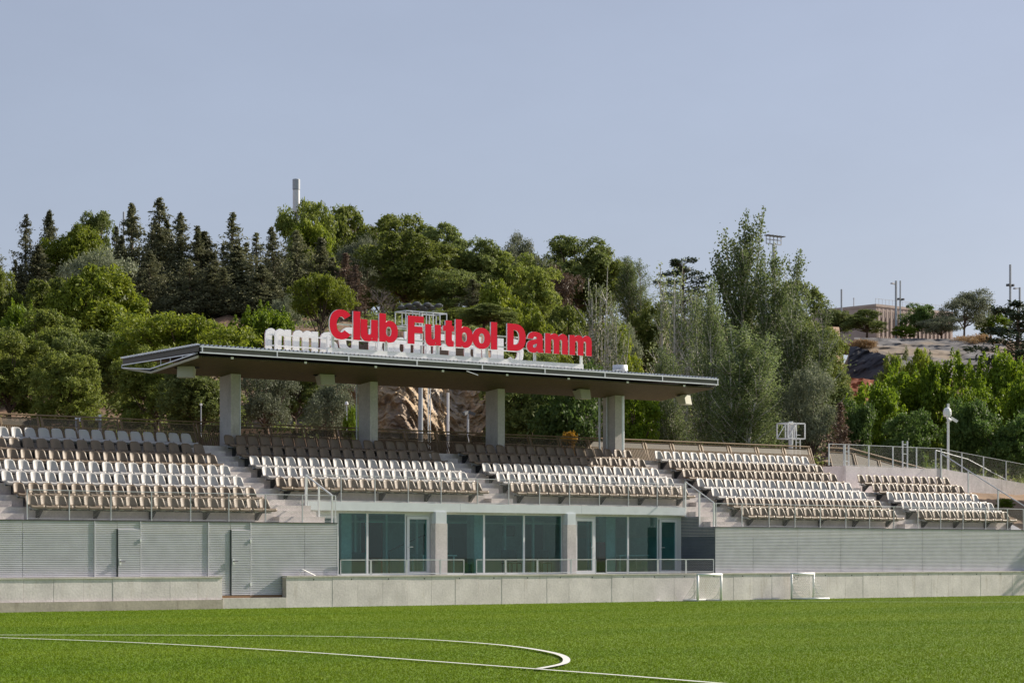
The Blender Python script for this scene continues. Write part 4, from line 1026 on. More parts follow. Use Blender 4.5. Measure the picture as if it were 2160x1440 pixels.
def plates(seed, H, Rr, material):
    rg = np.random.default_rng(seed); P = []; t = MB(); t.tube([(0,0,-1),(0,0,H*.95)], .25, 7, True, .06)
    for i in range(46):
        f = .22+.78*i/46; z = H*f; az = rg.uniform(0,6.28); ln = Rr*(1.05-.75*f**2)*rg.uniform(.6,1.1); k = 190
        s = rg.random(k)**.55; x = s*ln; lat = rg.normal(0,1,k)*(.12+.28*ln*s*(1.2-s))
        c = np.stack([np.cos(az)*x-np.sin(az)*lat, np.sin(az)*x+np.cos(az)*lat, z+x*.10-.05*x*x/ln+rg.normal(0,.07,k)],1)
        P.append(leaves(c, rg.normal(0,.55,(k,3))+np.array([0,0,1]), .12, .05, rg))
        t.tube([(0,0,z-.3),(math.cos(az)*ln*.8,math.sin(az)*ln*.8,z+ln*.05)], .05, 4, False, .015)
    return make_crown('crown', P, material, rg), t.mesh('trunk', M['trunk'])
def upswept(seed, H, Rr, material, nb=60, per=120, bare=.0, bark='pale_trunk', leaf=(.075,.052), ns=5, tr=.13):
    """poplar: several pale stems with steep branches, leaves thinning towards the tips"""
    rg = np.random.default_rng(seed); P = []; t = MB(); stems = []
    for s in range(ns):
        b = rg.normal(0,Rr*.16,2); tp = b+rg.normal(0,Rr*.28,2); h = H*rg.uniform(.78,1.0) if s else H
        stems.append((b,tp,h)); t.tube([(b[0],b[1],-1),((b[0]*.6+tp[0]*.4),(b[1]*.6+tp[1]*.4),h*.5),(tp[0],tp[1],h)], tr, 6, False, .02)
    for b,tp,h in stems:
        k = int(per*.9); s_ = rg.random(k)**.6; c = np.stack([b[0]+(tp[0]-b[0])*(.7+.32*s_), b[1]+(tp[1]-b[1])*(.7+.32*s_), h*(.7+.32*s_)],1)+rg.normal(0,1,(k,3))*(.09+.16*(1-s_))[:,None]
        P.append(leaves(c, rg.normal(0,1,(k,3)), *leaf, rg))
    for i in range(nb):
        b,tp,h = stems[rg.integers(0,ns)]; f = rg.uniform(.06,.93); st = np.array([*(b+(tp-b)*f), h*f]); az = rg.uniform(0,6.28)
        ln = (Rr*1.25*(1-f)**.6+.5)*rg.uniform(.6,1.1); up = rg.uniform(.9,2.2)
        d = np.array([math.cos(az),math.sin(az),up]); d /= np.linalg.norm(d)
        bend = np.array([0,0,ln*.18]); e = st+d*ln
        t.tube([tuple(st),tuple((st+e)/2-bend*.3),tuple(e)], .045 if bare > .2 else .035, 4, False, .012)
        if rg.random() < bare: k = int(per*.18)
        else: k = int(per*(1.1-.55*f))
        s = rg.random(k)**.7; c = st+np.outer(s,e-st)+rg.normal(0,1,(k,3))*(.16+.22*(1-f))
        P.append(leaves(c, rg.normal(0,1,(k,3))+np.array([0,0,.3]), *leaf, rg))
    return make_crown('crown', P, material, rg), t.mesh('trunk', M[bark])
def twigs(seed, H, Rr, material, leafy=0):
    rg = random.Random(seed); t = MB()
    def grow(p, d, ln, r, k):
        e = p+d*ln; t.tube([p,e], r, 4 if k>2 else 3, False, r*.6)
        if k == 0: return
        for _ in range(3 if k > 1 else 4):
            nd = (d+Vector((rg.gauss(0,.55),rg.gauss(0,.55),rg.gauss(.12,.35)))).normalized(); grow(p.lerp(e,rg.uniform(.55,1)), nd, ln*rg.uniform(.6,.85), r*.58, k-1)
    grow(Vector((0,0,-.5)), Vector((.05,.02,1)).normalized(), H*.3, .10, 5)
    return t.mesh('branches', material)

LIB = {}
def lib(kind):
    if kind in LIB: return LIB[kind]
    k = kind
    if k.startswith('pine_round'): v = lobed(100+int(k[-1]), 8, 3.6, .4, M['pine'], 58, 42, 12, flat=.92, lobe=(.65,1.25), tuft=.22)
    elif k.startswith('pine_bright'): v = lobed(120+int(k[-1]), 7, 3.4, .3, M['pine_bright'], 54, 42, 12, flat=.92, lobe=(.65,1.2), tuft=.22)
    elif k.startswith('pine_dark'): v = lobed(140+int(k[-1]), 9, 3.4, .4, M['pine_dark'], 58, 42, 12, flat=.92, lobe=(.65,1.25), tuft=.22)
    elif k.startswith('umbrella'): v = lobed(160+int(k[-1]), 7, 4.2, 2.4, M['pine_bright'], 40, 40, 12, flat=.7, umbrella=.25, lobe=(.9,1.4))
    elif k.startswith('olive'): v = lobed(180+int(k[-1]), 5, 3.0, .8, M['olive'], 26, 40, 13, leaf=(.09,.035), lobe=(.7,1.1), tuft=.3)
    elif k.startswith('broad_dark'): v = lobed(220+int(k[-1]), 7, 3.6, .4, M['broad_dark'], 30, 34, 12, leaf=(.13,.09), tuft=.34)
    elif k.startswith('broad'): v = lobed(200+int(k[-1]), 7, 3.6, .3, M['broad'], 46, 26, 11, leaf=(.13,.09), tuft=.30, lobe=(.45,1.05), flat=1.1, shoots=26)
    elif k.startswith('cypress'): v = conic(240+int(k[-1]), 9, (2.5,2.9,2.2,2.7,2.4,3.1)[int(k[-1])], M['cypress'], (300,230,340,260,320,210)[int(k[-1])], 42, sparse=(.05,.2,0,.12,.08,.25)[int(k[-1])])
    elif k.startswith('thin'): v = conic(260+int(k[-1]), 9, 1.9, M['cypress'], 210, 26, sparse=.25)
    elif k.startswith('dead'): v = conic(280+int(k[-1]), 8, 1.9, M['dead'], 170, 26, sparse=.2)
    elif k.startswith('cedar'): v = plates(300+int(k[-1]), 9, 4.0, M['cedar'])
    elif k.startswith('poplar_bare'): v = upswept(340+int(k[-1]), 12, 1.8, M['poplar'], 110, 60, .55, ns=9, tr=.12)
    elif k.startswith('poplar'): v = upswept(320+int(k[-1]), 13, 2.6, M['poplar_green'], 210, 135, .05, ns=6, tr=.15)
    elif k.startswith('twig'): v = (None, twigs(360+int(k[-1]), 6, 3, M['grey_twig']))
    elif k.startswith('shrub'): v = lobed(380+int(k[-1]), 2.2, 1.5, .0, M['pine_dark'] if k[-1] in '02' else M['olive'], 12, 26, 10, leaf=(.10,.04), lobe=(.4,.7), tuft=.22)
    elif k.startswith('drygrass'): v = lobed(400+int(k[-1]), 1.6, 2.2, .0, M['dry'], 14, 26, 12, leaf=(.22,.02), lobe=(.4,.7), tuft=.3)
    elif k.startswith('bloom'): v = lobed(420, 2.0, .9, .6, M['bloom'], 8, 18, 10, leaf=(.07,.05), lobe=(.25,.4), tuft=.16)
    elif k.startswith('brownpine'): v = lobed(440, 7, 2.6, 1.5, M['dead'], 20, 26, 10)
    me = v[0] if v[0] else v[1]
    co = np.empty(len(me.vertices)*3, np.float32); me.vertices.foreach_get('co', co); co = co.reshape(-1,3)
    LIB[k] = (v[0], v[1], float(np.percentile(co[:,2],99.7)), float(np.percentile(np.abs(co[:,:2]),97)))
    return LIB[k]
CATS = {'pine':'pine tree','umbrella':'pine tree','olive':'olive tree','broad':'broadleaf tree','cypress':'cypress tree','thin':'cypress tree','dead':'dead tree','cedar':'cedar tree','poplar':'poplar tree','twig':'bare tree','shrub':'shrub','drygrass':'dry grass','bloom':'flowering shrub','brownpine':'dead tree'}
NM = {'pine':'pine_tree','umbrella':'pine_tree','olive':'olive_tree','broad':'broadleaf_tree','cypress':'cypress_tree','thin':'cypress_tree','dead':'dead_tree','cedar':'cedar_tree','poplar':'poplar_tree','twig':'bare_tree','shrub':'shrub','drygrass':'dry_grass_clump','bloom':'flowering_shrub','brownpine':'dead_tree'}
rt = random.Random(21)
def tree(kind, px, ytop, hw, z, label, ybase=None, group=None):
    """px: photo column, ytop: top of the crown, hw: half width in photo pixels, z: depth; the foot stands on the hillside"""
    crown, trunk, h0, r0 = lib(kind); b = far(px, 0, z)
    base = hz_(px, z) if ybase is None else far(px, ybase, z).z
    top = far(px, ytop, z).z; sh = max(.2,(top-base)/h0); sw = hw/FPX*z/r0
    key = kind.split('_')[0].rstrip('0123456789')
    e = empty(NM[key], (b.x,b.y,base), label=label, cat=CATS[key], group=group); e.rotation_euler = (rt.gauss(0,.025),rt.gauss(0,.025),rt.uniform(0,6.28)); e.scale = (sw,sw,sh)
    if crown: link('crown', crown, e, loc=(0,0,0))
    link('branches' if not crown else 'trunk', trunk, e, loc=(0,0,0))
    return e
G_UP, G_LOW, G_MID, G_POP, G_RT, G_TER = 'dark conifers on the hilltop', 'pines on the lower slope', 'pines on the hill behind the letters', 'poplars behind the stand', 'broadleaf trees behind the ramp', 'trees on the upper terrace'
T = [
# hilltop, left to right
('cypress_5',-12,495,45,205,'dark spiky conifer at the left edge of the hilltop',None,G_UP),
('cypress_5',52,455,48,212,'dark conifer with a pointed top, second on the hilltop from the left edge',None,G_UP),
('cypress_4',100,447,44,216,'tall thin dark conifer left of the bright hilltop pine',None,G_UP),
('pine_bright_0',160,478,66,214,'bright yellow green round pine on the hilltop between dark conifers',None,G_UP),
('pine_dark_0',200,452,55,224,'dark round pine rising behind the bright hilltop pine',None,G_UP),
('thin_1',243,480,40,220,'ragged dark conifer just left of the thin grey mast',None,G_UP),
('cypress_4',280,434,52,210,'tall dark conifer just right of the thin grey mast',None,G_UP),
('cypress_3',336,422,62,208,'tallest dark conifer of the hilltop with a drooping spire',None,G_UP),
('cypress_3',382,453,58,206,'broad dark conifer right of the tallest hilltop conifer',None,G_UP),
('thin_3',414,478,38,212,'narrow dark conifer tip between two broad conifers',None,G_UP),
('cypress_2',440,490,55,207,'dark conifer left of the sparse feathery one',None,G_UP),
('thin_0',487,452,55,212,'sparse feathery conifer standing above its neighbours',None,G_UP),
('cypress_2',500,520,66,203,'low broad dark conifer under the sparse feathery one',None,G_UP),
('thin_2',542,492,44,210,'thin see through conifer before the gap in the hilltop row',None,G_UP),
('cypress_1',582,482,52,206,'dark conifer left of the white antenna tower',None,G_UP),
('cypress_1',628,488,62,204,'broad dark conifer below the white antenna tower',None,G_UP),
('cypress_0',676,505,55,206,'dark conifer right below the bright top of the hill pine',None,G_UP),
('dead_1',722,535,40,202,'brown dying conifer on the hilltop',None,G_UP),
('dead_1',752,560,34,198,'small brown dying conifer above the bare grey tree',None,G_UP),
('pine_round_0',655,430,64,232,'pine crown behind the white antenna tower on the hilltop',None,G_UP),
('pine_round_1',728,440,66,238,'tall pine right of the antenna tower on the hilltop',None,G_UP),
('pine_bright_1',660,470,48,228,'bright lower pine just right of the antenna tower',None,G_UP),
('brownpine_0',762,446,36,242,'brownish pine top on the skyline',None,G_UP),
('pine_round_2',832,458,80,236,'wide pine on the skyline above the first word of the sign',None,G_UP),
('pine_round_3',860,490,92,208,'largest pine of the hill, its crown reaching down to the sign',None,G_UP),
('olive_0',770,500,52,214,'greyish tree between two big skyline pines',None,G_UP),
('pine_dark_1',938,474,62,226,'dark pine on the skyline above the middle of the sign',None,G_UP),
('pine_dark_2',992,505,56,224,'dark pine with sky showing between its trunks',None,G_UP),
('thin_3',1000,590,40,186,'small grey green conifer in front of the dark pines',None,G_UP),
('olive_1',1100,492,44,236,'thin greyish treetop standing above the skyline pines',None,G_UP),
('pine_round_0',1075,535,62,226,'pine below the thin greyish treetop',None,G_UP),
('pine_round_2',1120,560,66,205,'pine above the last word of the sign',None,G_UP),
('brownpine_0',1178,560,44,214,'reddish brown dead tree between two skyline pines',None,G_UP),
('pine_dark_0',1212,502,72,228,'broad dark pine on the skyline left of the poplars',None,G_UP),
('pine_round_1',1272,520,56,230,'pine at the right shoulder of the broad dark skyline pine',None,G_UP),
('poplar_2',1338,545,40,225,'slender greyish tree between the skyline pine and the flat cedar',None,G_UP),
('pine_dark_0',905,512,60,246,'dark pine filling the skyline behind the middle of the sign',None,G_UP),
('pine_round_1',1042,540,54,246,'low pine filling the skyline right of the sky gap',None,G_UP),
('pine_dark_2',1160,536,56,248,'dark pine behind the reddish dead tree',None,G_UP),
('pine_round_3',1248,545,56,246,'pine behind the right shoulder of the skyline',None,G_UP),
('pine_round_0',700,478,56,250,'pine filling the skyline right of the antenna tower',None,G_UP),
('pine_dark_1',802,488,52,250,'dark pine filling the skyline above the first word of the sign',None,G_UP),
('pine_dark_2',955,570,62,204,'dark pine below the sky gap of the skyline',None,G_UP),
('cypress_1',312,530,58,201,'low dark conifer at the foot of the tallest hilltop conifer',None,G_UP),
('cypress_5',405,548,62,200,'low wide dark conifer above the bare ledge',None,G_UP),
('cypress_3',455,552,58,200,'low dark conifer above the right half of the ledge',None,G_UP),
('cypress_4',552,560,58,200,'low dark conifer under the gap of the hilltop row',None,G_UP),
('cypress_0',75,520,56,203,'low dark conifer behind the left slope pines',None,G_UP),
# lower left slope
('pine_round_2',-25,565,62,150,'pine at the left edge of the slope',None,G_LOW),
('broad_0',45,640,46,142,'bright leafy tree among the left slope pines',None,G_LOW),
('olive_0',205,527,72,178,'grey green round olive below the dark conifers',None,G_LOW),
('pine_bright_0',215,568,112,150,'big lobed pine in the middle of the left slope',None,G_LOW),
('pine_round_3',120,590,90,152,'pine left of the big lobed slope pine',None,G_LOW),
('pine_round_1',90,655,88,132,'pine low on the left slope with sunlit top',None,G_LOW),
('pine_round_0',20,700,80,124,'pine in the lower left corner of the slope',None,G_LOW),
('pine_dark_2',185,700,84,130,'dark pine beneath the big lobed slope pine',None,G_LOW),
('pine_round_2',140,745,70,118,'small pine at the foot of the left slope',None,G_LOW),
('pine_dark_1',265,690,66,136,'dark pine right below the big lobed slope pine',None,G_LOW),
('umbrella_0',385,668,132,128,'wide bright umbrella pine behind the left end of the canopy',None,G_LOW),
('pine_round_0',330,735,80,116,'pine under the left end of the canopy',None,G_LOW),
('pine_dark_0',425,745,74,112,'dark low pine left of the first column',None,G_LOW),
('broad_1',560,645,62,158,'bright round tree behind the left half of the rear sign',None,G_LOW),
('umbrella_1',672,580,60,176,'airy pine with visible grey trunks above the sign',None,G_LOW),
('olive_1',590,625,40,178,'small grey green tree on the slope left of the airy pine',None,G_LOW),
('twig_0',795,605,36,172,'bare grey tree above the first word of the sign',None,G_LOW),
('twig_1',690,690,46,158,'bare branching tree above the rear sign',None,G_LOW),
('olive_0',560,775,62,116,'olive like tree right of the first column',None,G_LOW),
('pine_dark_2',620,735,66,122,'dark tree under the canopy between the first two columns',None,G_LOW),
('olive_1',690,800,58,112,'grey green tree left of the second column',None,G_LOW),
('broad_0',742,858,16,108,'small bright sapling beside the second column',None,G_LOW),
# beyond the left edge of the frame
('pine_round_1',-120,560,92,152,'pine beyond the left edge, nearest to it on the mid slope',None,G_LOW),
('pine_dark_0',-210,585,96,150,'dark pine farther beyond the left edge on the mid slope',None,G_LOW),
('pine_bright_1',-150,690,90,128,'bright pine beyond the left edge, low on the slope',None,G_LOW),
('pine_round_2',-290,640,100,134,'pine far beyond the left edge, low on the slope',None,G_LOW),
('cypress_3',-90,480,60,208,'dark conifer beyond the left edge on the hilltop',None,G_UP),
('cypress_1',-180,470,66,210,'dark conifer farther beyond the left edge on the hilltop',None,G_UP),
('pine_dark_1',-260,500,84,206,'dark pine beyond the left edge on the hilltop',None,G_UP),
# middle slope
('pine_bright_0',1072,595,66,172,'bright yellow green pine above the last word of the sign',None,G_MID),
('pine_bright_1',1018,645,52,160,'bright pine behind the middle word of the sign',None,G_MID),
('pine_bright_0',1128,665,64,156,'bright pine left of the bare poplars',None,G_MID),
('pine_round_3',1190,650,58,170,'greener pine left of the bare poplars',None,G_MID),
('pine_bright_1',1290,690,52,150,'yellow green pine under the bare poplars',None,G_MID),
('pine_dark_1',880,640,60,180,'dark pine behind the first words of the sign',None,G_MID),
('pine_round_1',960,665,54,168,'pine behind the middle of the sign',None,G_MID),
('pine_dark_0',1110,745,80,126,'dark tree under the canopy right of the third column',None,G_MID),
('pine_dark_2',1022,742,56,141,'dark pine hanging over the rock cliff left of the third column',None,G_MID),
('broad_dark_0',1200,770,80,120,'dark leafy tree under the canopy before the fourth column',None,G_MID),
('broad_2',1345,800,58,122,'bright leafy tree right of the fourth column',None,G_MID),
('bloom_0',1200,909,15,97,'orange yellow flowering shrub behind the fence',None,None),
# poplars
('poplar_bare_0',1256,570,44,140,'sparse poplar with many bare pale branches',None,G_POP),
('poplar_bare_1',1290,640,34,138,'short bare pale poplar right of the sparse one',None,G_POP),
('poplar_bare_2',1392,556,46,142,'sparse poplar right of the roof vent',None,G_POP),
('poplar_bare_0',1432,585,44,136,'sparse pale poplar before the flat topped cedar',None,G_POP),
('poplar_bare_1',1470,610,40,134,'sparse pale poplar left of the tallest one',None,G_POP),
('poplar_0',1548,460,62,140,'tallest poplar with a ragged silvery top',None,G_POP),
('poplar_1',1622,535,60,138,'leafy poplar right of the tallest one',None,G_POP),
('poplar_2',1500,600,44,130,'leafy poplar behind the right end of the canopy',None,G_POP),
('poplar_1',1680,640,62,132,'bushy poplar behind the small steel cage mast',None,G_POP),
('poplar_0',1590,690,64,124,'lower poplar left of the small steel cage mast',None,G_POP),
('poplar_2',1410,740,46,126,'leafy poplar behind the fourth column',None,G_POP),
('poplar_1',1545,740,62,122,'low leafy poplar under the tallest one',None,G_POP),
('olive_0',1712,770,52,122,'silvery bush at the foot of the poplars',None,G_POP),
('cedar_0',1440,543,74,185,'flat topped dark cedar behind the sparse poplars',None,G_POP),
('pine_dark_1',1690,596,72,190,'dark pine right of the poplars',None,G_POP),
('pine_round_2',1725,690,56,176,'pine at the right foot of the dark pine',None,G_POP),
('pine_dark_2',1745,770,50,150,'dark pine beside the slate cliff',None,G_POP),
('dead_1',1772,850,40,118,'brown conifer behind the right block of seats',None,G_POP),
('olive_1',1310,690,40,165,'grey shrubby tree left of the roof vent',None,G_POP),
('pine_round_0',1370,640,46,176,'green pine behind the sparse poplars',None,G_POP),
('pine_dark_0',1480,680,60,170,'dark pine behind the poplar stems',None,G_POP),
# right
('broad_0',1846,812,62,128,'bright leafy tree below the slate cliff',None,G_RT),
('broad_1',1912,772,70,134,'bright leafy tree in the middle of the right group',None,G_RT),
('broad_2',2004,752,66,132,'bright leafy tree behind the camera pole',None,G_RT),
('broad_1',2052,806,58,124,'lower bright leafy tree right of the camera pole',None,G_RT),
('broad_0',2118,745,70,130,'tall bright leafy tree near the right edge',None,G_RT),
('broad_2',2188,772,66,126,'bright leafy tree cut by the right edge',None,G_RT),
('pine_bright_0',1950,742,48,152,'pale green pine top behind the bright leafy trees',None,G_RT),
('pine_round_1',1882,752,40,156,'small pine top below the graded slope',None,G_RT),
('broad_dark_0',1915,868,58,119,'dark leafy tree behind the platform railing',None,G_RT),
('broad_dark_1',2045,842,52,118,'dark leafy tree just right of the camera pole',None,G_RT),
('broad_dark_0',2120,872,66,117,'dark leafy tree above the ramp',None,G_RT),
('broad_dark_2',2185,838,50,118,'dark leafy tree at the right edge above the ramp',None,G_RT),
('broad_dark_1',1806,846,44,122,'dark leafy tree behind the left end of the platform railing',None,G_RT),
('cedar_1',2140,640,120,196,'large dark cedar with drooping plates at the right edge',None,G_RT),
# upper terrace
('pine_dark_1',1828,653,42,312,'round dark tree in front of the sandy building',714,G_TER),
('broad_dark_1',1938,642,36,312,'small dark leafy tree right of the lamp posts',716,G_TER),
('olive_1',2034,610,54,312,'brownish round tree standing highest on the terrace',716,G_TER),
('olive_0',1985,668,44,308,'grey green bush between two terrace trees',718,G_TER),
('broad_1',1908,686,24,309,'small yellow green bush by the lamp posts',716,G_TER),
('broad_2',2090,660,40,318,'leafy tree right of the highest terrace tree',716,G_TER),
('pine_dark_2',1770,655,30,316,'dark bush at the left end of the sandy building',716,G_TER),
('drygrass_0',2065,703,46,302,'orange dry grass clump at the right end of the graded slope',738,None),
('drygrass_0',1810,716,34,296,'dry grass clump at the left rim of the terrace',742,None),
('shrub_0',1905,735,16,286,'low dark bush on the graded slope, left of the middle',None,'bushes on the graded slope'),
('shrub_1',1962,742,18,284,'grey green bush in the middle of the graded slope',None,'bushes on the graded slope'),
('drygrass_0',1848,738,22,288,'tan dry grass patch on the upper left of the graded slope',None,'bushes on the graded slope'),
('shrub_2',2015,738,20,285,'dark bush at the right of the graded slope',None,'bushes on the graded slope'),
('shrub_1',360,640,26,206,'small grey shrub on the bare ledge below the conifers',None,'shrubs on the ledge'),
('shrub_0',470,640,22,205,'small dark shrub in the middle of the bare ledge',None,'shrubs on the ledge'),
('shrub_1',560,628,30,204,'grey shrub at the right end of the bare ledge',None,'shrubs on the ledge'),
]
for t in T: tree(t[0], t[1], t[2], t[3], t[4], t[5], t[6], t[7])
# tuft on the bank, and the tree out of frame that shades the end of the ribbed wall
b = at(2110,1095,67.6)
e = empty('grass_tuft', (81.9,67.6,3.72), label='green tuft growing on the earth bank by the right handrail', cat='tuft')
cr, tk, h0, r0 = lib('broad_0'); e.scale = (.12,.12,.075); link('leaves', cr, e, loc=(0,0,0))
cr, tk, h0, r0 = lib('broad_2')
e = empty('broadleaf_tree', (88.5,66.4,1.5), label='leafy tree beyond the right edge casting shade on the ribbed wall', cat='broadleaf tree'); e.scale = (.8,.8,.95)
link('crown', cr, e, loc=(0,0,0)); link('trunk', tk, e, loc=(0,0,0))

def undergrowth():
    rg = np.random.default_rng(77); P = []; cols = []
    for i in range(1500):
        px = rg.uniform(-250,2400); z = 116+rg.random()**.8*130
        if 700 < px < 1060 and 120 < z < 140: continue
        if 320 < px < 570 and 180 < z < 214: continue
        if px > 1740 and z > 225: continue
        p = far(px,0,z); h = hz_(px,z); r = rg.uniform(.4,1.3); k = 70
        d = unit(rg,k); d[:,2] = np.abs(d[:,2]); c = np.array([p.x,p.y,h])+d*np.array([r*1.3,r*1.3,r])*rg.uniform(.5,1,(k,1))
        P.append(leaves(c, d+rg.normal(0,.6,(k,3)), .15, .07, rg))
    link('undergrowth', make_crown('undergrowth', P, M['pine_dark'], rg), kind='stuff')
undergrowth()
# ------------------------------------------------------------------ masts, lamps and the building on the hill
def grp(name, p, label, cat, parts, group=None):
    e = empty(name, p, label=label, cat=cat, group=group)
    for nm, mb_, mt_ in parts: link(nm, mb_.mesh(nm, M[mt_]), e, loc=(0,0,0))
    return e
def s_at(z): return z/FPX
# white antenna tower
z = 250; b = far(625,660,z); k = z/FPX; base = hz_(625,z); hh = far(625,378,z).z-base
h1 = hh-107*k
grp('antenna_tower', (b.x,b.y,base), 'white cylindrical antenna tower rising above the hilltop trees', 'antenna tower', [
 ('lattice', MB().tube([(0,0,0),(0,0,h1+36*k)], .22, 8).tube([(.35,0,0),(.35,0,h1+30*k)], .05, 5).tube([(-.3,.2,0),(-.3,.2,h1+30*k)], .05, 5), 'mast_dark'),
 ('shroud', MB().lathe((0,0,h1+36*k),[(.25,0),(7.5*k,.1),(7.5*k,48*k)],20), 'white_metal'),
 ('top_shroud', MB().lathe((0,0,h1+85*k),[(8*k,0),(8*k,21*k),(7*k,22*k)],20), 'mast')])
z = 235; b = far(261,660,z); k = z/FPX; base = hz_(261,z); hh = far(261,447,z).z-base
grp('thin_mast', (b.x,b.y,base), 'thin grey mast with a side arm between hilltop conifers', 'mast', [('pole', MB().tube([(0,0,0),(0,0,hh)], .10, 8), 'mast'), ('side_arm', MB().tube([(0,0,hh-28*k),(-10*k,0,hh-28*k),(-10*k,0,hh-34*k)], .08, 6), 'mast')])
# floodlight mast behind the canopy
z = 118; b = far(887,905,z); k = z/FPX; base = hz_(887,z); ty = far(887,690,z).z-base
m_c = MB(); w0, w1 = -52*k, 55*k; zt = ty+2*k; zb = ty-2*k+.0
for yy in (-.45,.45):
    for zz in (ty, ty+30*k): m_c.bar((w0,yy,zz),(w1,yy,zz),.06,.06)
    for i in range(7):
        x = w0+(w1-w0)*i/6; m_c.bar((x,yy,ty),(x,yy,ty+30*k),.04,.04)
for x in (w0,w1): 
    for zz in (ty,ty+30*k): m_c.bar((x,-.45,zz),(x,.45,zz),.05,.05)
parts = [('pole', MB().tube([(0,0,-1),(0,0,ty+30*k)], 6*k, 12, True, 4*k), 'mast'), ('platform', m_c, 'zinc')]
lad = MB()
for x in (11*k, 16.5*k): lad.bar((x,-.3,-1),(x,-.3,ty),.035,.035)
for i in range(int(ty/.5)): lad.bar((11*k,-.3,i*.5),(16.5*k,-.3,i*.5),.025,.025)
parts.append(('ladder', lad, 'zinc'))
for i, x in enumerate((-40*k,-12*k,18*k)):
    for j in range(3):
        parts.append(('lamp', MB().lathe((x-.35+.35*j,-.2-.15*j,ty+33*k+.1*j),[(.05,0),(.2,.05),(.22,.14),(.08,.22)],10), 'mast_dark'))
grp('floodlight_mast', (b.x,b.y,base), 'floodlight mast with a railed platform and ladder behind the canopy', 'floodlight mast', parts)
# far floodlight mast
z = 240; b = far(1632,640,z); k = z/FPX; base = hz_(1632,z); ty = far(1632,515,z).z-base
m_c = MB()
for zz in (ty, ty+9*k, ty+16*k): m_c.bar((-22*k,0,zz),(22*k,0,zz),.09,.09)
for i in range(5): m_c.bar((-22*k+i*11*k,0,ty),(-22*k+i*11*k,0,ty+16*k),.07,.07)
parts = [('pole', MB().tube([(0,0,-1),(0,0,ty)], .16, 10), 'mast'), ('crossframe', m_c, 'mast'), ('ladder', MB().tube([(.35,0,0),(.35,0,ty)], .04, 5), 'mast')]
for i in range(5): parts.append(('lamp', MB().box(-24*k+i*11*k,-.45,ty+16*k,-18*k+i*11*k,.2,ty+18*k), 'mast_dark'))
grp('floodlight_mast', (b.x,b.y,base), 'distant floodlight mast with a lamp frame above the poplars', 'floodlight mast', parts)
# cage mast just behind the stand
p = at(1668,945,77); k = p.to_2d().length/FPX; z0 = at(1668,960,77).z; zc = at(1668,925,77).z-z0; zt = at(1668,893,77).z-z0
m_c = MB(); w0, w1 = -.55, .58
for yy in (-.35,.35):
    for zz in (zc, zt): m_c.bar((w0,yy,zz),(w1,yy,zz),.05,.05)
    for x in (w0,w1,0): m_c.bar((x,yy,zc),(x,yy,zt),.05,.05)
    m_c.bar((w0,yy,zc),(0,yy,zt),.03,.03)
for x in (w0,w1):
    for zz in (zc,zt): m_c.bar((x,-.35,zz),(x,.35,zz),.05,.05)
lad = MB()
for x in (.15,.42): lad.bar((x,-.2,-2),(x,-.2,zc),.04,.04)
for i in range(8): lad.bar((.15,-.2,-1.5+i*.35),(.42,-.2,-1.5+i*.35),.03,.03)
grp('cage_mast', (p.x,77,z0), 'short lowered lamp mast with a square steel cage behind the fence', 'lamp mast', [('pole', MB().tube([(0,0,-2),(0,0,zt+.1)], .11, 10), 'steel'), ('cage', m_c, 'zinc'), ('ladder', lad, 'zinc'), ('lamp', MB().box(-.32,-.3,zt-.35,-.12,-.12,zt-.02), 'white_metal')])
# posts behind the fence
def post(px, y0, y1, yy, r, label, name='thin_pole', cat='pole', mt_='white_metal', head=None):
    p = at(px,y1,yy); z0_ = min(at(px,y0,yy).z, 5.4); h = p.z-z0_
    parts = [('pole', MB().tube([(0,0,0),(0,0,h)], r, 8), mt_)]
    if head: parts += head(h)
    return grp(name, (p.x,yy,z0_), label, cat, parts, 'posts behind the stand')
post(945,915,828,84,.06,'pale flag pole against the rock cliff')
post(987,915,868,84,.05,'grey pole with dark twin camera heads before the rock cliff', 'camera_pole', 'camera pole', 'mast', lambda h: [('camera', MB().bar((-.05,0,h-.02),(-.32,-.1,h-.12),.14,.14), 'mast_dark'), ('camera', MB().bar((.05,0,h-.02),(.32,-.1,h-.12),.14,.14), 'mast_dark')])
post(161,905,879,73.2,.045,'short white post with a small box behind the top row, left one', 'white_post', 'post', 'white_metal', lambda h: [('box', MB().box(-.02,-.08,h-.15,.14,.06,h-.02), 'white_metal')])
post(211,905,874,73.2,.05,'short white post with a pinkish edge behind the top row, right one', 'white_post', 'post', 'white_metal', lambda h: [('box', MB().box(-.16,-.06,h-.25,-.05,.06,h-.08), 'speaker')])
post(731,912,850,90,.026,'slim street lamp left of the second column', 'street_lamp', 'street lamp', 'mast', lambda h: [('lamp_head', MB().lathe((0,0,h-.1),[(.03,0),(.09,.03),(.07,.15),(.02,.18)],10), 'white_metal')])
post(424,890,855,86,.022,'slim pale post under the canopy left end', 'street_lamp', 'street lamp', 'mast', lambda h: [('lamp_head', MB().box(-.04,-.04,h,.04,.04,h+.09), 'white_metal')])
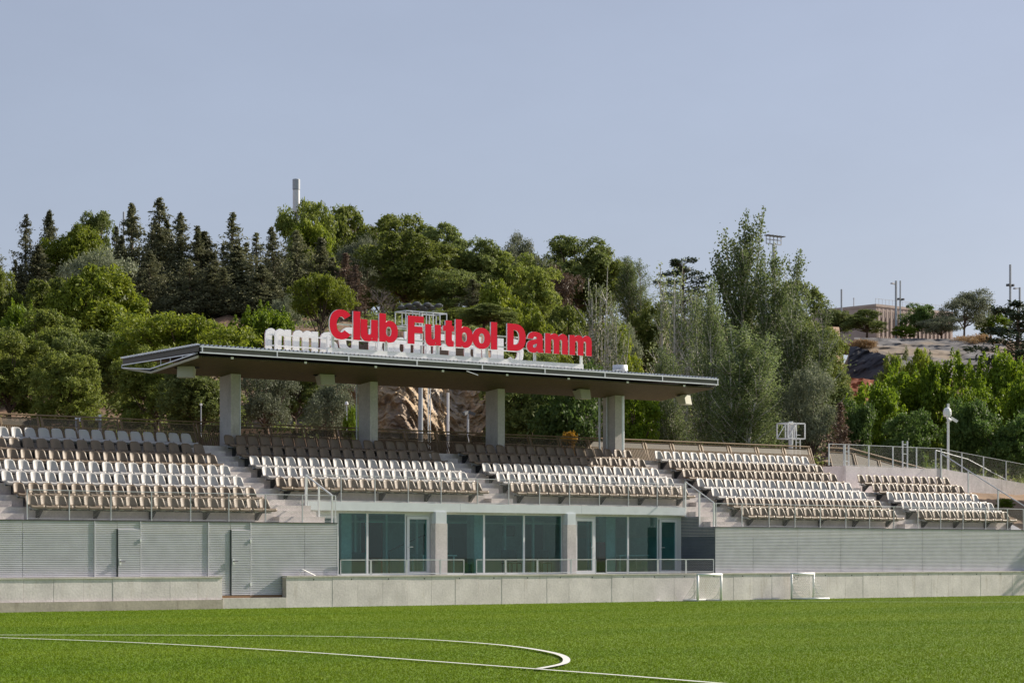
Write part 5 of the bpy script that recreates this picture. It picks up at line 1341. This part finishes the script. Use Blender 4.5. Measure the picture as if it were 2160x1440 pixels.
# lamp posts and masts on the terrace
def tpole(px, ytop, ybase, z, r, label, head, name='street_lamp', cat='street lamp'):
    b = far(px,ybase,z); k = z/FPX; h = (ybase-ytop)*k
    grp(name, tuple(b), label, cat, [('pole', MB().tube([(0,0,-.5),(0,0,h)], r, 8), 'mast')]+head(h,k), 'poles on the upper terrace')
tpole(1775,610,680,322,.13,'plain thin pole left of the sandy building top', lambda h,k: [], 'thin_pole', 'pole')
tpole(1801,628,670,326,.07,'thin aerial on the roof of the sandy building', lambda h,k: [('crossbar', MB().bar((-3*k,0,h-2*k),(3*k,0,h-2*k),.06,.06), 'mast')], 'roof_aerial', 'aerial')
tpole(1890,592,716,310,.16,'street lamp with an arm to the left on the terrace', lambda h,k: [('arm', MB().bar((0,0,h-8*k),(-11*k,0,h-7*k),.12,.12), 'mast'), ('lamp_head', MB().box(-14*k,-.2,h-8*k,-7*k,.2,h-5*k), 'white_metal')])
tpole(1899,592,716,312,.11,'tall pole with two low lamps beside the street lamp', lambda h,k: [('arm', MB().bar((-6*k,0,h-40*k),(6*k,0,h-40*k),.12,.12), 'mast'), ('lamp_head', MB().box(-8*k,-.3,h-41*k,-4*k,.3,h-37*k), 'mast_dark'), ('lamp_head', MB().box(4*k,-.3,h-41*k,8*k,.3,h-37*k), 'mast_dark')])
tpole(2131,558,716,318,.16,'tall pole with two lamps near the right edge', lambda h,k: [('arm', MB().bar((-6*k,0,h-45*k),(6*k,0,h-45*k),.12,.12), 'mast'), ('lamp_head', MB().box(-8*k,-.3,h-46*k,-4*k,.3,h-41*k), 'mast_dark'), ('lamp_head', MB().box(4*k,-.3,h-46*k,8*k,.3,h-41*k), 'mast_dark')])
tpole(2151,606,716,310,.14,'street lamp at the right edge with an arm to the left', lambda h,k: [('arm', MB().bar((0,0,h-2*k),(-16*k,0,h-3*k),.12,.12), 'mast'), ('lamp_head', MB().box(-18*k,-.2,h-5*k,-12*k,.2,h-2*k), 'mast')])
z = 325; k = z/FPX; b = far(1930,722,z); w = 98*k/.78; h = (722-655)*k
bld = empty('sandy_building', tuple(b), label='long flat roofed sandy pink building on the upper terrace', cat='building'); bld.rotation_euler = (0,0,.04)
link('wall', MB().box(-w,0,-1,w,12,h).mesh('wall', M['facade']), bld, loc=(0,0,0))
link('parapet', MB().box(-w-.1,-.1,h,w+.1,12.1,h+.35).mesh('parapet', M['facade']), bld, loc=(0,0,0))
link('band', MB().box(-w,-.09,h*.62,w,-.003,h*.68).mesh('band', M['facade_dark']), bld, loc=(0,0,0))
for i in range(19):
    x = -w+.5+i*(2*w-1)/18
    link('pilaster', MB().box(x-.18,-.16,-1,x+.18,-.092,h*.95).mesh('pilaster', M['facade']), bld, loc=(0,0,0))
    if i < 18:
        x2 = x+(2*w-1)/36
        wd = link('window', MB().box(x2-.28,-.04,h*.10,x2+.28,-.004,h*.58).mesh('window', M['facade_dark']), bld, loc=(0,0,0))
m = MB(); m.tube([(-w,.1,h+1.1),(w,.1,h+1.1)], .03, 4)
for i in range(24): m.tube([(-w+i*2*w/23,.1,h+.3),(-w+i*2*w/23,.1,h+1.1)], .025, 4)
link('roof_railing', m.mesh('roof_railing', M['mast']), bld, loc=(0,0,0))
